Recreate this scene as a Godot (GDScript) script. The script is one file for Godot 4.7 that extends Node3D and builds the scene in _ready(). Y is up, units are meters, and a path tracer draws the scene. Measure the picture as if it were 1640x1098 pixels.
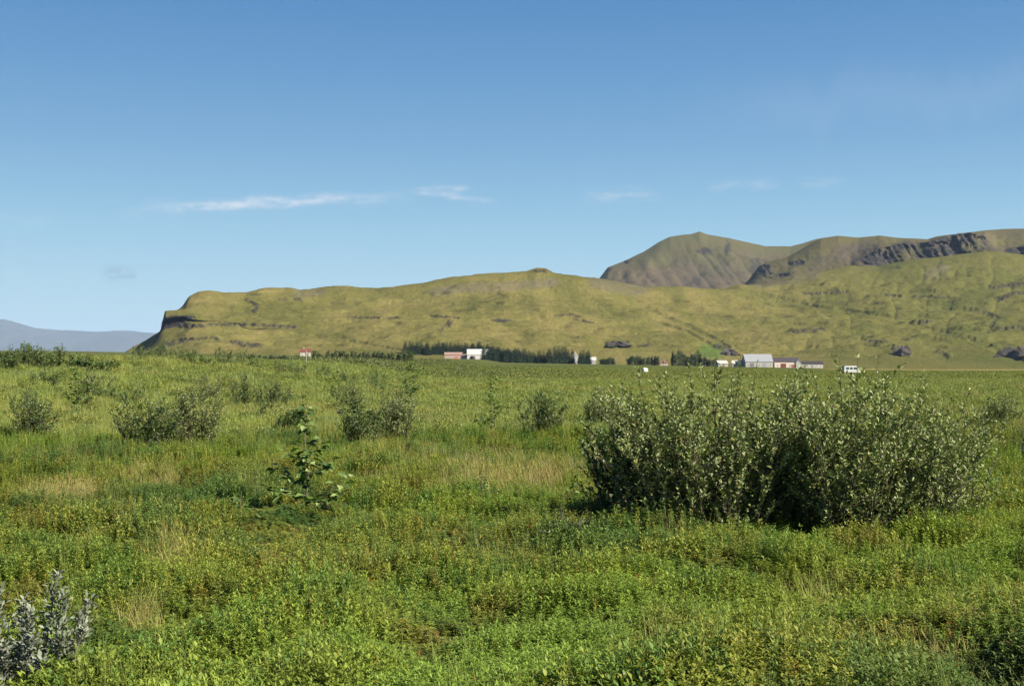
extends Node3D
# A wide Icelandic plain of herbs and willow scrub, farms under a long green hill, blue sky.
# y is up, metres; the camera stands at the origin looking along -z.

const F := 1914.0        # focal length of the photograph in its own pixels
const HX := 820.0        # column that the camera faces
const HY := 588.0        # row of the level horizon
const EYE := 2.0
const EXPOSURE := 2.5

var rng := RandomNumberGenerator.new()
var n_hill := FastNoiseLite.new()
var n_fine := FastNoiseLite.new()
var n_patch := FastNoiseLite.new()
var n_ridge := FastNoiseLite.new()
var n_mound := FastNoiseLite.new()      # plants grow in mounds: distance from the mound's heart
var n_stand := FastNoiseLite.new()      # and each mound is one stand: a value of its own
var names := {}
var mats := {}

# ---------------------------------------------------------------- mesh collector
class MB:
	var v := PackedVector3Array()
	var n := PackedVector3Array()
	var c := PackedColorArray()
	var i := PackedInt32Array()
	func tri(a: Vector3, b: Vector3, d: Vector3, col: Color) -> void:
		var k := v.size()
		var nn := (d - a).cross(b - a).normalized()
		v.append(a); v.append(b); v.append(d)
		n.append(nn); n.append(nn); n.append(nn)
		c.append(col); c.append(col); c.append(col)
		i.append(k); i.append(k + 1); i.append(k + 2)
	func quad(a: Vector3, b: Vector3, d: Vector3, e: Vector3, col: Color) -> void:
		tri(a, b, d, col); tri(a, d, e, col)
	# a leaf folded along its midrib: base, two shoulders, tip
	func leaf(at: Vector3, along: Vector3, side: Vector3, up: Vector3, l: float, w: float, fold: float, col: Color) -> void:
		var k := v.size()
		var m := at + along * (l * 0.45)
		v.append(at); v.append(m + side * w * 0.5 + up * fold * w); v.append(at + along * l - up * fold * l * 0.25); v.append(m - side * w * 0.5 + up * fold * w); v.append(m)
		n.append(up); n.append((up - side * fold).normalized()); n.append(up); n.append((up + side * fold).normalized()); n.append(up)
		for q in 5: c.append(col)
		for q in [0, 4, 1, 1, 4, 2, 0, 3, 4, 4, 3, 2]: i.append(k + q)
	func blade(at: Vector3, lean: Vector3, h: float, w: float, col: Color) -> void:
		var k := v.size()
		var side := lean.cross(Vector3.UP)
		side = side.normalized() if side.length() > 0.001 else Vector3.RIGHT
		var nn := side.cross(Vector3.UP + lean).normalized()
		for s in 3:
			var t := s / 2.0
			var p := at + Vector3.UP * h * t * (1.0 - 0.25 * t * lean.length()) + lean * h * t * t
			var ww := w * (1.0 - t * 0.95)
			v.append(p + side * ww * 0.5); v.append(p - side * ww * 0.5)
			n.append(nn); n.append(nn)
			c.append(col); c.append(col)
		for q in [0, 1, 2, 1, 3, 2, 2, 3, 4, 3, 5, 4]: i.append(k + q)
	func tube(pts: PackedVector3Array, r0: float, r1: float, sides: int, col: Color) -> void:
		var k := v.size()
		var m := pts.size()
		for a in m:
			var d := (pts[mini(a + 1, m - 1)] - pts[maxi(a - 1, 0)]).normalized()
			var x := d.cross(Vector3(0.31, 0.2, 0.93)).normalized()
			var y := d.cross(x)
			var r := lerpf(r0, r1, a / float(m - 1))
			for s in sides:
				var w := TAU * s / sides
				var o := x * cos(w) + y * sin(w)
				v.append(pts[a] + o * r); n.append(o); c.append(col)
		for a in m - 1:
			for s in sides:
				var p := k + a * sides + s
				var q := k + a * sides + (s + 1) % sides
				for e in [p, p + sides, q, q, p + sides, q + sides]: i.append(e)
	func box(lo: Vector3, hi: Vector3, col: Color) -> void:
		var p := []
		for q in 8: p.append(Vector3(hi.x if q & 1 else lo.x, hi.y if q & 2 else lo.y, hi.z if q & 4 else lo.z))
		quad(p[4], p[6], p[7], p[5], col); quad(p[1], p[3], p[2], p[0], col)
		quad(p[0], p[2], p[6], p[4], col); quad(p[5], p[7], p[3], p[1], col)
		quad(p[2], p[3], p[7], p[6], col); quad(p[0], p[4], p[5], p[1], col)
	func mesh(mat: Material) -> ArrayMesh:
		for k in c.size(): c[k].a = 1.0
		var arr := []
		arr.resize(Mesh.ARRAY_MAX)
		arr[Mesh.ARRAY_VERTEX] = v; arr[Mesh.ARRAY_NORMAL] = n; arr[Mesh.ARRAY_COLOR] = c; arr[Mesh.ARRAY_INDEX] = i
		var m := ArrayMesh.new()
		m.add_surface_from_arrays(Mesh.PRIMITIVE_TRIANGLES, arr)
		m.surface_set_material(0, mat)
		return m

# ---------------------------------------------------------------- nodes
func numbered(called: String) -> String:
	var k: int = names.get(called, 0)
	names[called] = k + 1
	return called if k == 0 else "%s_%03d" % [called, k]
func tag(o: Node3D, label: String, category: String, group := "", kind := "") -> Node3D:
	if label: o.set_meta("label", label)
	if category: o.set_meta("category", category)
	if group: o.set_meta("group", group)
	if kind: o.set_meta("kind", kind)
	return o
func thing(called: String, at: Vector3, turn: float, label: String, category: String, group := "") -> Node3D:
	var o := Node3D.new()
	o.name = numbered(called)
	add_child(o)
	o.position = at
	o.rotation.y = turn
	return tag(o, label, category, group)
func part(called: String, m: Mesh, parent: Node3D, at := Vector3.ZERO) -> MeshInstance3D:
	var o := MeshInstance3D.new()
	o.name = called
	o.mesh = m
	parent.add_child(o, true)
	o.position = at
	return o
func top(called: String, m: Mesh, at := Vector3.ZERO) -> MeshInstance3D:
	var o := MeshInstance3D.new()
	o.name = numbered(called)
	o.mesh = m
	add_child(o)
	o.position = at
	return o
func mat(called: String, rough := 0.85, back := Color.BLACK, spec := 0.3) -> StandardMaterial3D:
	if mats.has(called): return mats[called]
	var m := StandardMaterial3D.new()
	m.resource_name = called
	m.vertex_color_use_as_albedo = true
	m.roughness = rough
	m.metallic_specular = spec
	if back != Color.BLACK:
		m.backlight_enabled = true
		m.backlight = back
	m.cull_mode = BaseMaterial3D.CULL_DISABLED
	mats[called] = m
	return m
func r(a: float, b: float) -> float: return rng.randf_range(a, b)

# ---------------------------------------------------------------- terrain
func ground(x: float, z: float) -> float:
	var d := sqrt(x * x + z * z)
	var h := 0.0
	var near := 1.0 - smoothstep(60.0, 250.0, d)
	if near > 0.0:
		h += near * (0.16 * n_patch.get_noise_2d(x * 6.0, z * 6.0) + 0.22 * n_patch.get_noise_2d(x * 1.6 + 90.0, z * 1.6)) * smoothstep(1.0, 5.0, d)
	# the plain climbs gently to the left and towards the hill
	h += 2.75 * smoothstep(26.0, 118.0, d) * smoothstep(-6.0, -33.0, x) * smoothstep(20.0, -10.0, z)
	h += clampf((330.0 - x) * 0.0205, 0.0, 16.0) * smoothstep(200.0, 1300.0, -z) * (1.0 if z < 0.0 else 0.0)
	return h
func pt(px: float, py: float, d: float) -> Vector3:
	return Vector3((px - HX) / F * d, EYE + (HY - py) / F * d, -d)
func on_ground(px: float, py: float) -> Vector3:      # where the sight line meets the plain
	var d := 4.0
	while d < 1290.0:
		var x := (px - HX) / F * d
		if EYE + (HY - py) / F * d <= ground(x, -d): break
		d *= 1.003
	var x2 := (px - HX) / F * d
	return Vector3(x2, ground(x2, -d), -d)
func at_depth(px: float, d: float) -> Vector3:
	var x := (px - HX) / F * d
	return Vector3(x, ground(x, -d), -d)
func along(a: Array, x: float) -> float:               # piecewise linear [x, y, x, y ...]
	if x <= a[0]: return a[1]
	var k := 2
	while k < a.size():
		if x <= a[k]: return lerpf(a[k - 1], a[k + 1], (x - a[k - 2]) / (a[k] - a[k - 2]))
		k += 2
	return a[a.size() - 1]
func catmull(a: float, b: float, c: float, d: float, t: float) -> float:
	return b + 0.5 * t * (c - a + t * (2.0 * a - 5.0 * b + 4.0 * c - d + t * (3.0 * (b - c) + d - a)))
# a terrain body lofted through contour lines; each line is [rows along the columns, depths along the columns]
func loft_point(lines: Array, px: float, t: float) -> Vector3:
	var m := lines.size() - 1
	var k := clampi(int(t * m), 0, m - 1)
	var f := t * m - k
	var q := []
	for e in [k - 1, k, k + 1, k + 2]:
		var l: Array = lines[clampi(e, 0, m)]
		var u := clampf((px + 400.0) / 4.0, 0.0, 624.0)      # the lines are sampled every four columns
		var j := int(u)
		var dd := lerpf(l[1][j * 2 + 1], l[1][j * 2 + 3], u - j)
		q.append(dd)
		q.append(EYE + (HY - lerpf(l[0][j * 2 + 1], l[0][j * 2 + 3], u - j)) / F * dd)
	var d := catmull(q[0], q[2], q[4], q[6], f)
	var h := catmull(q[1], q[3], q[5], q[7], f)
	return Vector3((px - HX) / F * d, h, -d)

var hill_lines := []
var strokes := []    # [kind, half width in px, points ...] : rock bands and gullies on the green hill
func stroke_at(px: float, py: float, kind: String) -> float:
	var best := 0.0
	for s in strokes:
		if s[0] != kind: continue
		var w: float = s[1]
		var lo: Rect2 = s[3]
		if not lo.has_point(Vector2(px, py)): continue
		var p: PackedVector2Array = s[2]
		for k in p.size() - 1:
			var c := Geometry2D.get_closest_point_to_segment(Vector2(px, py), p[k], p[k + 1])
			var dx := (px - c.x) * 0.6
			var dist := sqrt(dx * dx + (py - c.y) * (py - c.y))
			best = maxf(best, 1.0 - smoothstep(w * 0.5, w, dist))
	return best
func stroke(kind: String, w: float, p: Array) -> void:
	var q := PackedVector2Array()
	var b := Rect2(p[0], p[1], 0, 0)
	for k in range(0, p.size(), 2):
		q.append(Vector2(p[k], p[k + 1]))
		b = b.expand(Vector2(p[k], p[k + 1]))
	strokes.append([kind, w, q, b.grow(w * 2.0)])
func hill_point(px: float, t: float) -> Vector3:
	var p := loft_point(hill_lines, px, t)
	var lift := smoothstep(0.02, 0.2, t) * smoothstep(200.0, 330.0, px)
	var top := 1.0 - 0.75 * smoothstep(0.72, 0.82, t)
	p.y += lift * top * (13.0 * n_hill.get_noise_2d(p.x * 0.38 - p.z * 0.25, p.z * 0.75) + 3.6 * n_hill.get_noise_2d(p.x * 1.4, p.z * 1.8))
	# terraces of the lava beds
	var hh := p.y + 9.0 * n_hill.get_noise_2d(p.x * 0.5 + 300.0, p.z * 0.5)
	var st := fposmod(hh, 13.0) / 13.0
	var on := smoothstep(-0.25, 0.3, n_hill.get_noise_2d(p.x * 0.9 - 500.0, p.z * 1.2 + 40.0))
	p.y += lift * top * on * 3.8 * (smoothstep(0.0, 0.28, st) - st)
	# rills running down the slope
	var rr := 1.0 - absf(n_ridge.get_noise_2d(p.x * 1.1 + p.z * 0.5, p.z * 0.28))
	p.y -= lift * top * 2.0 * pow(rr, 6.0) * smoothstep(1050.0, 1400.0, px)
	p.y += lift * 0.8 * n_fine.get_noise_2d(p.x * 0.35, p.z * 0.35)
	var py := HY - (p.y - EYE) / -p.z * F
	var g := stroke_at(px, py, "gully")
	if g > 0.0: p.y -= 2.2 * g
	var rk := stroke_at(px, py, "rock")
	if rk > 0.0: p.y += rk * (1.2 + 3.0 * n_fine.get_noise_2d(p.x * 0.9 + p.y, p.z * 0.6))
	return p
func on_hill(px: float, py: float) -> Vector3:
	var t := 0.0
	while t < 0.9:
		var p := hill_point(px, t)
		if HY - (p.y - EYE) / -p.z * F <= py and p.y > ground(p.x, p.z): return p
		t += 0.004
	return hill_point(px, 0.2)
func mixc(a: Color, b: Color, t: float) -> Color: return a.lerp(b, clampf(t, 0.0, 1.0))

func grid_mesh(pts: Array, cols: Array, w: int, h: int, m: Material) -> ArrayMesh:
	var mb := MB.new()
	mb.v = PackedVector3Array(pts)
	mb.c = PackedColorArray(cols)
	mb.n.resize(pts.size())
	for y in h:
		for x in w:
			var e: Vector3 = pts[y * w + mini(x + 1, w - 1)] - pts[y * w + maxi(x - 1, 0)]
			var f: Vector3 = pts[mini(y + 1, h - 1) * w + x] - pts[maxi(y - 1, 0) * w + x]
			var nn := e.cross(f).normalized()
			mb.n[y * w + x] = nn if nn.y > 0.0 else -nn
	var k0 := (h / 2) * w + w / 2
	var flip: bool = ((pts[k0 + 1] - pts[k0]) as Vector3).cross(pts[k0 + w] - pts[k0]).y < 0.0
	for y in h - 1:
		for x in w - 1:
			var a := y * w + x
			for q in ([a, a + 1, a + w, a + 1, a + w + 1, a + w] if flip else [a, a + w, a + 1, a + 1, a + w, a + w + 1]): mb.i.append(q)
	return mb.mesh(m)

func relief_texture(freq: float, seed_: int, lo: float, hi: float) -> NoiseTexture2D:
	var t := NoiseTexture2D.new()
	var nn := FastNoiseLite.new()
	nn.seed = seed_
	nn.frequency = freq
	nn.fractal_octaves = 5
	t.width = 512; t.height = 512; t.seamless = true; t.noise = nn
	var g := Gradient.new()
	g.set_color(0, Color(lo, lo, lo)); g.set_color(1, Color(hi, hi, hi))
	t.color_ramp = g
	return t

# ---------------------------------------------------------------- sky
const SKY := [-2.0, 0.66, 0.84, 0.87,  0.0, 0.66, 0.84, 0.87,  1.5, 0.585, 0.795, 0.85,  3.0, 0.495, 0.735, 0.83,  6.0, 0.345, 0.605, 0.775,  8.0, 0.265, 0.515, 0.725,  10.5, 0.188, 0.405, 0.655,
	14.0, 0.122, 0.315, 0.59,  17.0, 0.085, 0.255, 0.535,  20.0, 0.075, 0.225, 0.49,  30.0, 0.055, 0.165, 0.39,  60.0, 0.04, 0.11, 0.28,  90.0, 0.036, 0.095, 0.25]
func sky_color(el: float) -> Color:
	var k := 0
	while k < SKY.size() - 8 and el > SKY[k + 4]: k += 4
	var t := clampf((el - SKY[k]) / (SKY[k + 4] - SKY[k]), 0.0, 1.0)
	return Color(lerpf(SKY[k + 1], SKY[k + 5], t), lerpf(SKY[k + 2], SKY[k + 6], t), lerpf(SKY[k + 3], SKY[k + 7], t)) * (1.0 / EXPOSURE)
func make_sky() -> Sky:
	var w := 4096
	var h := 2048
	var im := Image.create(w, h, false, Image.FORMAT_RGBF)
	for y in h:
		im.fill_rect(Rect2i(0, y, w, 1), sky_color(90.0 - (y + 0.5) / h * 180.0))
	var nw := FastNoiseLite.new()
	nw.seed = 11; nw.frequency = 1.0; nw.fractal_octaves = 4
	# wisps: column, row, half width, half height, tilt (rows per column), strength; a negative strength is a grey cloud
	var wisps := [[465, 322, 195, 9, -0.05, 0.5], [390, 328, 130, 7, -0.03, 0.4], [705, 302, 48, 5, -0.06, 0.45], [700, 311, 40, 4, 0.0, 0.35], [750, 318, 45, 4, 0.06, 0.35], [995, 311, 65, 9, -0.01, 0.3], [1190, 299, 60, 8, -0.06, 0.24], [1315, 294, 40, 8, 0.0, 0.22],
		[190, 441, 30, 12, 0.05, -0.9], [1500, 150, 380, 50, -0.05, 0.06], [250, 335, 60, 12, 0.0, 0.16], [30, 352, 60, 10, 0.0, 0.12]]
	var x0 := -int(w * 28.0 / 360.0)      # column 0 of the panorama lies straight ahead
	var x1 := int(w * 28.0 / 360.0)
	for y in range(int(h * (0.5 - 17.0 / 180.0)), int(h * 0.5)):
		for x in range(x0, x1):
			var az := (x + 0.5) / w * TAU
			var el := (0.5 - (y + 0.5) / h) * PI
			var px := HX + F * tan(az)
			var py := HY - F * tan(el) / cos(az)
			var c := im.get_pixel(posmod(x, w), y)
			for s in wisps:
				var dx: float = (px - s[0]) / s[2]
				if absf(dx) > 1.2: continue
				var dy: float = (py - s[1] - s[4] * (px - s[0])) / s[3]
				dy += 0.8 * nw.get_noise_2d(px * 0.012, s[1])
				var e := exp(-dy * dy * 1.6) * (1.0 - smoothstep(0.45, 1.15, absf(dx)))
				if s[2] < 300: e *= clampf(0.7 + 1.2 * nw.get_noise_2d(px * 0.012, py * 0.11) + 0.9 * nw.get_noise_2d(px * 0.03 + py * 0.1, py * 0.32 + px * 0.02), 0.0, 1.5)
				if s[5] > 0.0: c = c.lerp(Color(0.80, 0.83, 0.90) * (1.0 / EXPOSURE), clampf(e * s[5], 0.0, 0.8))
				else: c = c.lerp(Color(0.30, 0.46, 0.60) * (1.0 / EXPOSURE), clampf(-e * s[5], 0.0, 0.7))
			im.set_pixel(posmod(x, w), y, c)
	var pm := PanoramaSkyMaterial.new()
	pm.panorama = ImageTexture.create_from_image(im)
	var sky := Sky.new()
	sky.sky_material = pm
	return sky

# ---------------------------------------------------------------- scene
func _ready() -> void:
	rng.seed = 20
	n_hill.seed = 5; n_hill.frequency = 0.012; n_hill.fractal_octaves = 4
	n_fine.seed = 9; n_fine.frequency = 0.12; n_fine.fractal_octaves = 3
	n_patch.seed = 3; n_patch.frequency = 0.06; n_patch.fractal_octaves = 3
	n_ridge.seed = 8; n_ridge.frequency = 0.012; n_ridge.fractal_octaves = 2

	for q in [n_mound, n_stand]:
		q.seed = 31; q.frequency = 0.95; q.noise_type = FastNoiseLite.TYPE_CELLULAR; q.cellular_jitter = 1.0; q.fractal_type = FastNoiseLite.FRACTAL_NONE
		q.domain_warp_enabled = true; q.domain_warp_amplitude = 0.35; q.domain_warp_frequency = 1.7; q.domain_warp_fractal_type = FastNoiseLite.DOMAIN_WARP_FRACTAL_NONE
	n_mound.cellular_return_type = FastNoiseLite.RETURN_DISTANCE
	n_stand.cellular_return_type = FastNoiseLite.RETURN_CELL_VALUE

	var cam := Camera3D.new()
	cam.name = "camera"
	cam.projection = Camera3D.PROJECTION_FRUSTUM
	cam.near = 0.1
	cam.far = 60000.0
	cam.size = 0.1 * 1098.0 / F
	cam.frustum_offset = Vector2(0.0, 0.1 * (HY - 549.0) / F)
	cam.position = Vector3(0, EYE, 0)
	add_child(cam)
	cam.current = true

	var we := WorldEnvironment.new()
	we.name = "environment"
	var env := Environment.new()
	env.background_mode = Environment.BG_SKY
	env.sky = make_sky()
	env.tonemap_mode = Environment.TONE_MAPPER_LINEAR
	env.tonemap_exposure = EXPOSURE
	env.sdfgi_enabled = true; env.ssao_enabled = true; env.ssil_enabled = true
	env.fog_enabled = true
	env.fog_density = 0.000027
	env.fog_light_color = Color(0.72, 0.84, 1.0)
	we.environment = env
	add_child(we)

	var sun := DirectionalLight3D.new()
	sun.name = "sun"
	sun.light_energy = 1.6
	sun.light_angular_distance = 0.5
	sun.light_color = Color(1.0, 0.955, 0.87)
	sun.shadow_enabled = true
	add_child(sun)
	var az := deg_to_rad(53.0)
	var el := deg_to_rad(37.0)
	sun.look_at_from_position(Vector3(sin(az) * cos(el), sin(el), cos(az) * cos(el)) * 100.0, Vector3.ZERO)

	build_ground()
	build_hills()
	print("terrain ", Time.get_ticks_msec())
	build_farms()
	build_trees()
	print("farms ", Time.get_ticks_msec())
	build_shrubs()
	print("shrubs ", Time.get_ticks_msec())
	build_meadow()
	print("meadow ", Time.get_ticks_msec())

func terrain_material(called: String, scale_m: float, relief_cm: float) -> StandardMaterial3D:
	var m := mat(called, 0.95, Color.BLACK, 0.1)
	m.uv1_triplanar = true
	m.uv1_world_triplanar = true
	m.uv1_scale = Vector3.ONE / scale_m
	m.albedo_texture = relief_texture(0.02, called.length(), 0.68, 0.94)
	if relief_cm > 0.0:
		m.heightmap_enabled = true
		m.heightmap_texture = relief_texture(0.03, called.length() + 7, 0.0, 1.0)
		m.heightmap_scale = relief_cm
	return m

func build_ground() -> void:
	var radii := [0.0]
	var q := 0.6
	while q < 29000.0:
		radii.append(q)
		q *= 1.03 if q < 1500.0 else 1.4
	var w := 721
	var pts := []
	var cols := []
	for rad in radii:
		for s in w:
			var a := TAU * s / (w - 1)
			var x: float = sin(a) * rad
			var z: float = cos(a) * rad
			pts.append(Vector3(x, ground(x, z), z))
			var n1 := n_patch.get_noise_2d(x * 0.25, z * 0.6)
			var n2 := n_patch.get_noise_2d(x * 0.05 + 70.0, z * 0.16)
			var c := mixc(Color(0.10, 0.118, 0.034), Color(0.165, 0.16, 0.055), 0.5 + 1.2 * n1)
			c = mixc(c, Color(0.085, 0.12, 0.03), 0.3 + 1.2 * n2)
			# hay stubble at the far right edge of the plain
			var px := HX - x / z * F if z < -1.0 else 0.0
			if -z > 500.0 and px > 1300.0: c = mixc(c, Color(0.30, 0.245, 0.095), smoothstep(470.0, 560.0, -z) * smoothstep(1300.0, 1370.0, px) * (0.8 + n1))
			cols.append(c)
	var g := top("ground", grid_mesh(pts, cols, w, radii.size(), terrain_material("meadow_soil", 3.0, 0.0)))
	tag(g, "", "", "", "structure")

func build_hills() -> void:
	# ------------------------------------------------ the long green hill
	var ridge := [-400, 640, 190, 575, 200, 568, 232, 549, 256, 534, 260, 520, 264, 505, 284, 499, 292, 492, 302, 475, 318, 467, 333, 465.5, 358, 471, 394, 472, 420, 464, 469, 463.5, 480, 466, 507, 464, 536, 460, 559, 459, 605, 463, 630, 461, 669, 454, 728, 442, 758, 440, 800, 439, 843, 436, 859, 429.5, 874, 430, 887, 438, 915, 441, 961, 447, 992, 453.5, 1030, 460, 1056, 461, 1094, 461, 1133, 464.5, 1163, 463, 1184, 456, 1220, 457, 1245, 449, 1271, 439, 1322, 435, 1363, 427, 1409, 427, 1450, 417, 1514, 411, 1578, 401, 1640, 408, 1750, 400, 2100, 395]
	var foot := [-400, 660, 190, 588, 210, 572, 400, 574, 640, 579, 800, 583, 985, 586, 1190, 592, 1640, 594, 2100, 596]
	var ridge_d := [200, 1640, 320, 1700, 480, 1760, 860, 1900, 1100, 2050, 1250, 2230, 1640, 2300, 2100, 2350]
	var foot_d := [200, 1400, 320, 1330, 640, 1310, 1100, 1300, 1640, 1290, 2100, 1290]
	var rows := [0.0, 0.22, 0.42, 0.52, 0.72, 1.0]
	var cliff_lo := [256, 534, 264, 531, 305, 524, 360, 523, 470, 525, 540, 520]
	var cliff_hi := [256, 533, 264, 505, 284, 503, 303, 510, 330, 519, 470, 520, 540, 514]
	hill_lines.clear()
	for k in rows.size():
		var ly := []
		var ld := []
		for px in range(-400, 2104, 4):
			var fy := along(foot, px)
			var ry := along(ridge, px)
			var sy := 0.0                       # the slopes below follow the ridge only broadly
			for q in 9: sy += along(ridge, px + (q - 4) * 22.0) / 9.0
			sy = lerpf(ry, sy, smoothstep(330.0, 420.0, px))
			var y := lerpf(fy, ry if k == 5 else sy, rows[k])
			var dd := lerpf(along(foot_d, px), along(ridge_d, px), pow(rows[k], 0.9))
			var c := smoothstep(230.0, 262.0, px) * (1.0 - smoothstep(420.0, 540.0, px))
			if k == 2: y = lerpf(y, maxf(along(cliff_lo, px), ry), c)
			if k == 3:
				y = lerpf(y, maxf(along(cliff_hi, px), ry), c)
				dd = lerpf(dd, lerpf(along(foot_d, px), along(ridge_d, px), pow(rows[2], 0.9)) + 9.0, c)
			if k == 4: y = lerpf(y, maxf(lerpf(along(cliff_hi, px), ry, 0.55), ry), c)
			ly.append(px); ly.append(y)
			ld.append(px); ld.append(dd)
		hill_lines.append([ly, ld])
	# the back of the hill falls away behind the ridge
	var by := []
	var bd := []
	for px in range(-400, 2104, 4):
		by.append(px); by.append(along(ridge, px) + 60.0)
		bd.append(px); bd.append(along(ridge_d, px) + 380.0)
	hill_lines.append([by, bd])
	# bands of bare rock and gullies that the hill shows
	stroke("rock", 3.5, [300, 523, 340, 519, 400, 520, 470, 523])
	stroke("rock", 7.0, [264, 517, 280, 514, 300, 522])
	stroke("rock", 5.0, [270, 551, 286, 546, 300, 543]); stroke("rock", 3.0, [300, 543, 345, 541, 352, 546])
	stroke("rock", 5.0, [375, 548, 395, 552, 415, 553]); stroke("rock", 3.0, [395, 480, 412, 488, 408, 498])
	stroke("rock", 3.5, [705, 528, 718, 520, 722, 514]); stroke("rock", 2.2, [560, 508, 640, 509]); stroke("rock", 2.0, [690, 505, 735, 509])
	stroke("rock", 2.5, [890, 506, 915, 503, 930, 507]); stroke("rock", 2.2, [935, 514, 950, 517]); stroke("rock", 5.0, [975, 550, 1005, 549])
	stroke("rock", 3.0, [1025, 554, 1042, 552])
	stroke("gully", 4.0, [1035, 492, 1062, 505, 1100, 520, 1150, 545, 1165, 556]); stroke("gully", 3.0, [560, 545, 640, 560]); stroke("gully", 3.0, [1040, 512, 1100, 530, 1140, 552])
	stroke("gully", 5.0, [1460, 516, 1500, 532, 1550, 540, 1590, 556, 1635, 575]); stroke("gully", 4.0, [1480, 496, 1560, 496, 1598, 508, 1580, 530]); stroke("gully", 3.5, [1220, 470, 1300, 490, 1420, 505])
	stroke("rock", 4.0, [1275, 531, 1300, 528, 1318, 527]); stroke("rock", 4.0, [1465, 515, 1490, 514]); stroke("rock", 3.5, [1580, 500, 1598, 507, 1590, 520]); stroke("rock", 4.0, [1600, 526, 1640, 524, 1700, 526])
	stroke("rock", 3.0, [1390, 545, 1420, 547]); stroke("rock", 4.0, [1505, 562, 1520, 570]); stroke("rock", 2.5, [1420, 472, 1455, 474]); stroke("rock", 2.5, [1465, 474, 1520, 475])
	stroke("rock", 5.0, [1590, 460, 1630, 455, 1700, 450]); stroke("rock", 4.0, [1600, 480, 1625, 470, 1700, 465]); stroke("rock", 6.0, [1150, 555, 1166, 557])
	stroke("rock", 7.0, [1437, 558, 1452, 566]); stroke("rock", 9.0, [1612, 562, 1640, 570, 1700, 580]); stroke("rock", 3.0, [1290, 470, 1360, 467]); stroke("rock", 3.0, [858, 434, 874, 434])
	stroke("scree", 10.0, [700, 466, 760, 460, 830, 458, 885, 452]); stroke("scree", 8.0, [480, 470, 510, 468]); stroke("scree", 10.0, [1490, 440, 1510, 430]); stroke("scree", 16.0, [960, 452, 1020, 462]); stroke("scree", 12.0, [1225, 452, 1300, 440])
	var w := 1000
	var hgt := 210
	var pts := []
	var cols := []
	for y in hgt:
		var t := y / float(hgt - 1)
		for x in w:
			var px := 185.0 + x * (1900.0 - 185.0) / (w - 1)
			var p := hill_point(px, t)
			pts.append(p)
			var py := HY - (p.y - EYE) / -p.z * F
			var n1 := n_hill.get_noise_2d(p.x * 1.6, p.z * 0.9 + p.y * 3.0)
			var n2 := n_hill.get_noise_2d(p.x * 0.4 + 800.0, p.z * 0.4)
			var n3 := n_fine.get_noise_2d(p.x * 1.1, p.z * 0.5 + p.y * 2.0)
			var c := mixc(Color(0.147, 0.142, 0.042), Color(0.202, 0.174, 0.062), 0.5 + 1.0 * n1 + 0.25 * n3)
			c = mixc(c, Color(0.095, 0.102, 0.028), 0.12 + 1.1 * n2 + 0.45 * n3)
			c = mixc(c, Color(0.09, 0.105, 0.027), 0.6 * smoothstep(1150.0, 1500.0, px) * (0.7 + n1))
			# sheep-grazed green home field above the farm
			c = mixc(c, Color(0.095, 0.16, 0.035), 0.8 * (1.0 - smoothstep(0.5, 1.0, Vector2((px - 1140.0) / 32.0, (py - 562.0) / 16.0).length())))
			c = mixc(c, Color(0.14, 0.125, 0.085), 0.75 * stroke_at(px, py, "scree") * (0.8 + n3 * 0.8))
			var rk := stroke_at(px, py, "rock")
			c = mixc(c, Color(0.052, 0.048, 0.045), rk * (0.75 + 0.9 * n3))
			c = mixc(c, Color(0.10, 0.105, 0.035), 0.5 * stroke_at(px, py, "gully"))
			cols.append(c)
	# bare basalt wherever the slope is too steep for turf
	for y in hgt:
		for x in w:
			var e: Vector3 = pts[y * w + mini(x + 1, w - 1)] - pts[y * w + maxi(x - 1, 0)]
			var f: Vector3 = pts[mini(y + 1, hgt - 1) * w + x] - pts[maxi(y - 1, 0) * w + x]
			var ny := absf(e.cross(f).normalized().y)
			cols[y * w + x] = mixc(cols[y * w + x], Color(0.05, 0.046, 0.045), 1.0 - smoothstep(0.46, 0.66, ny))
	tag(top("green_hill", grid_mesh(pts, cols, w, hgt, terrain_material("hill_turf", 60.0, 60.0))), "", "", "", "structure")

	# ------------------------------------------------ the brown mountain behind
	var sk := [900, 500, 940, 470, 959, 446, 974, 427, 1000, 417, 1030, 402.5, 1056, 386, 1074, 377, 1107, 373, 1121, 369, 1133, 374, 1166, 379.5, 1199, 387, 1225, 393, 1266, 393, 1284, 388.5, 1310, 381, 1330, 382, 1400, 400, 1600, 430]
	lofted("brown_mountain", sk, 900, 1600, 3300.0, 3850.0, 500.0, "brown")
	# ------------------------------------------------ the cliff ridge at the right
	var sr := [1150, 490, 1185, 462, 1200, 447, 1214, 428, 1226, 420, 1245, 415, 1262, 411, 1278, 402, 1295, 392, 1315, 381, 1343, 377, 1374, 380, 1409, 377, 1438, 380.5, 1486, 383, 1502, 378, 1527, 375, 1578, 368.5, 1609, 366.5, 1640, 366, 1800, 362, 2100, 372]
	lofted("cliff_ridge", sr, 1165, 2100, 2310.0, 2900.0, 440.0, "cliff")
	# ------------------------------------------------ the far blue mountains
	var sb := [-600, 540, -300, 530, -100, 521, -30, 517, -15, 514, 5, 510.5, 15, 513, 35, 519, 55, 525, 85, 528, 120, 529, 150, 531, 185, 530, 215, 531, 260, 534, 320, 540, 420, 555, 520, 575]
	lofted("far_mountain", sb, -600, 520, 22500.0, 26000.0, 572.0, "far")

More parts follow.
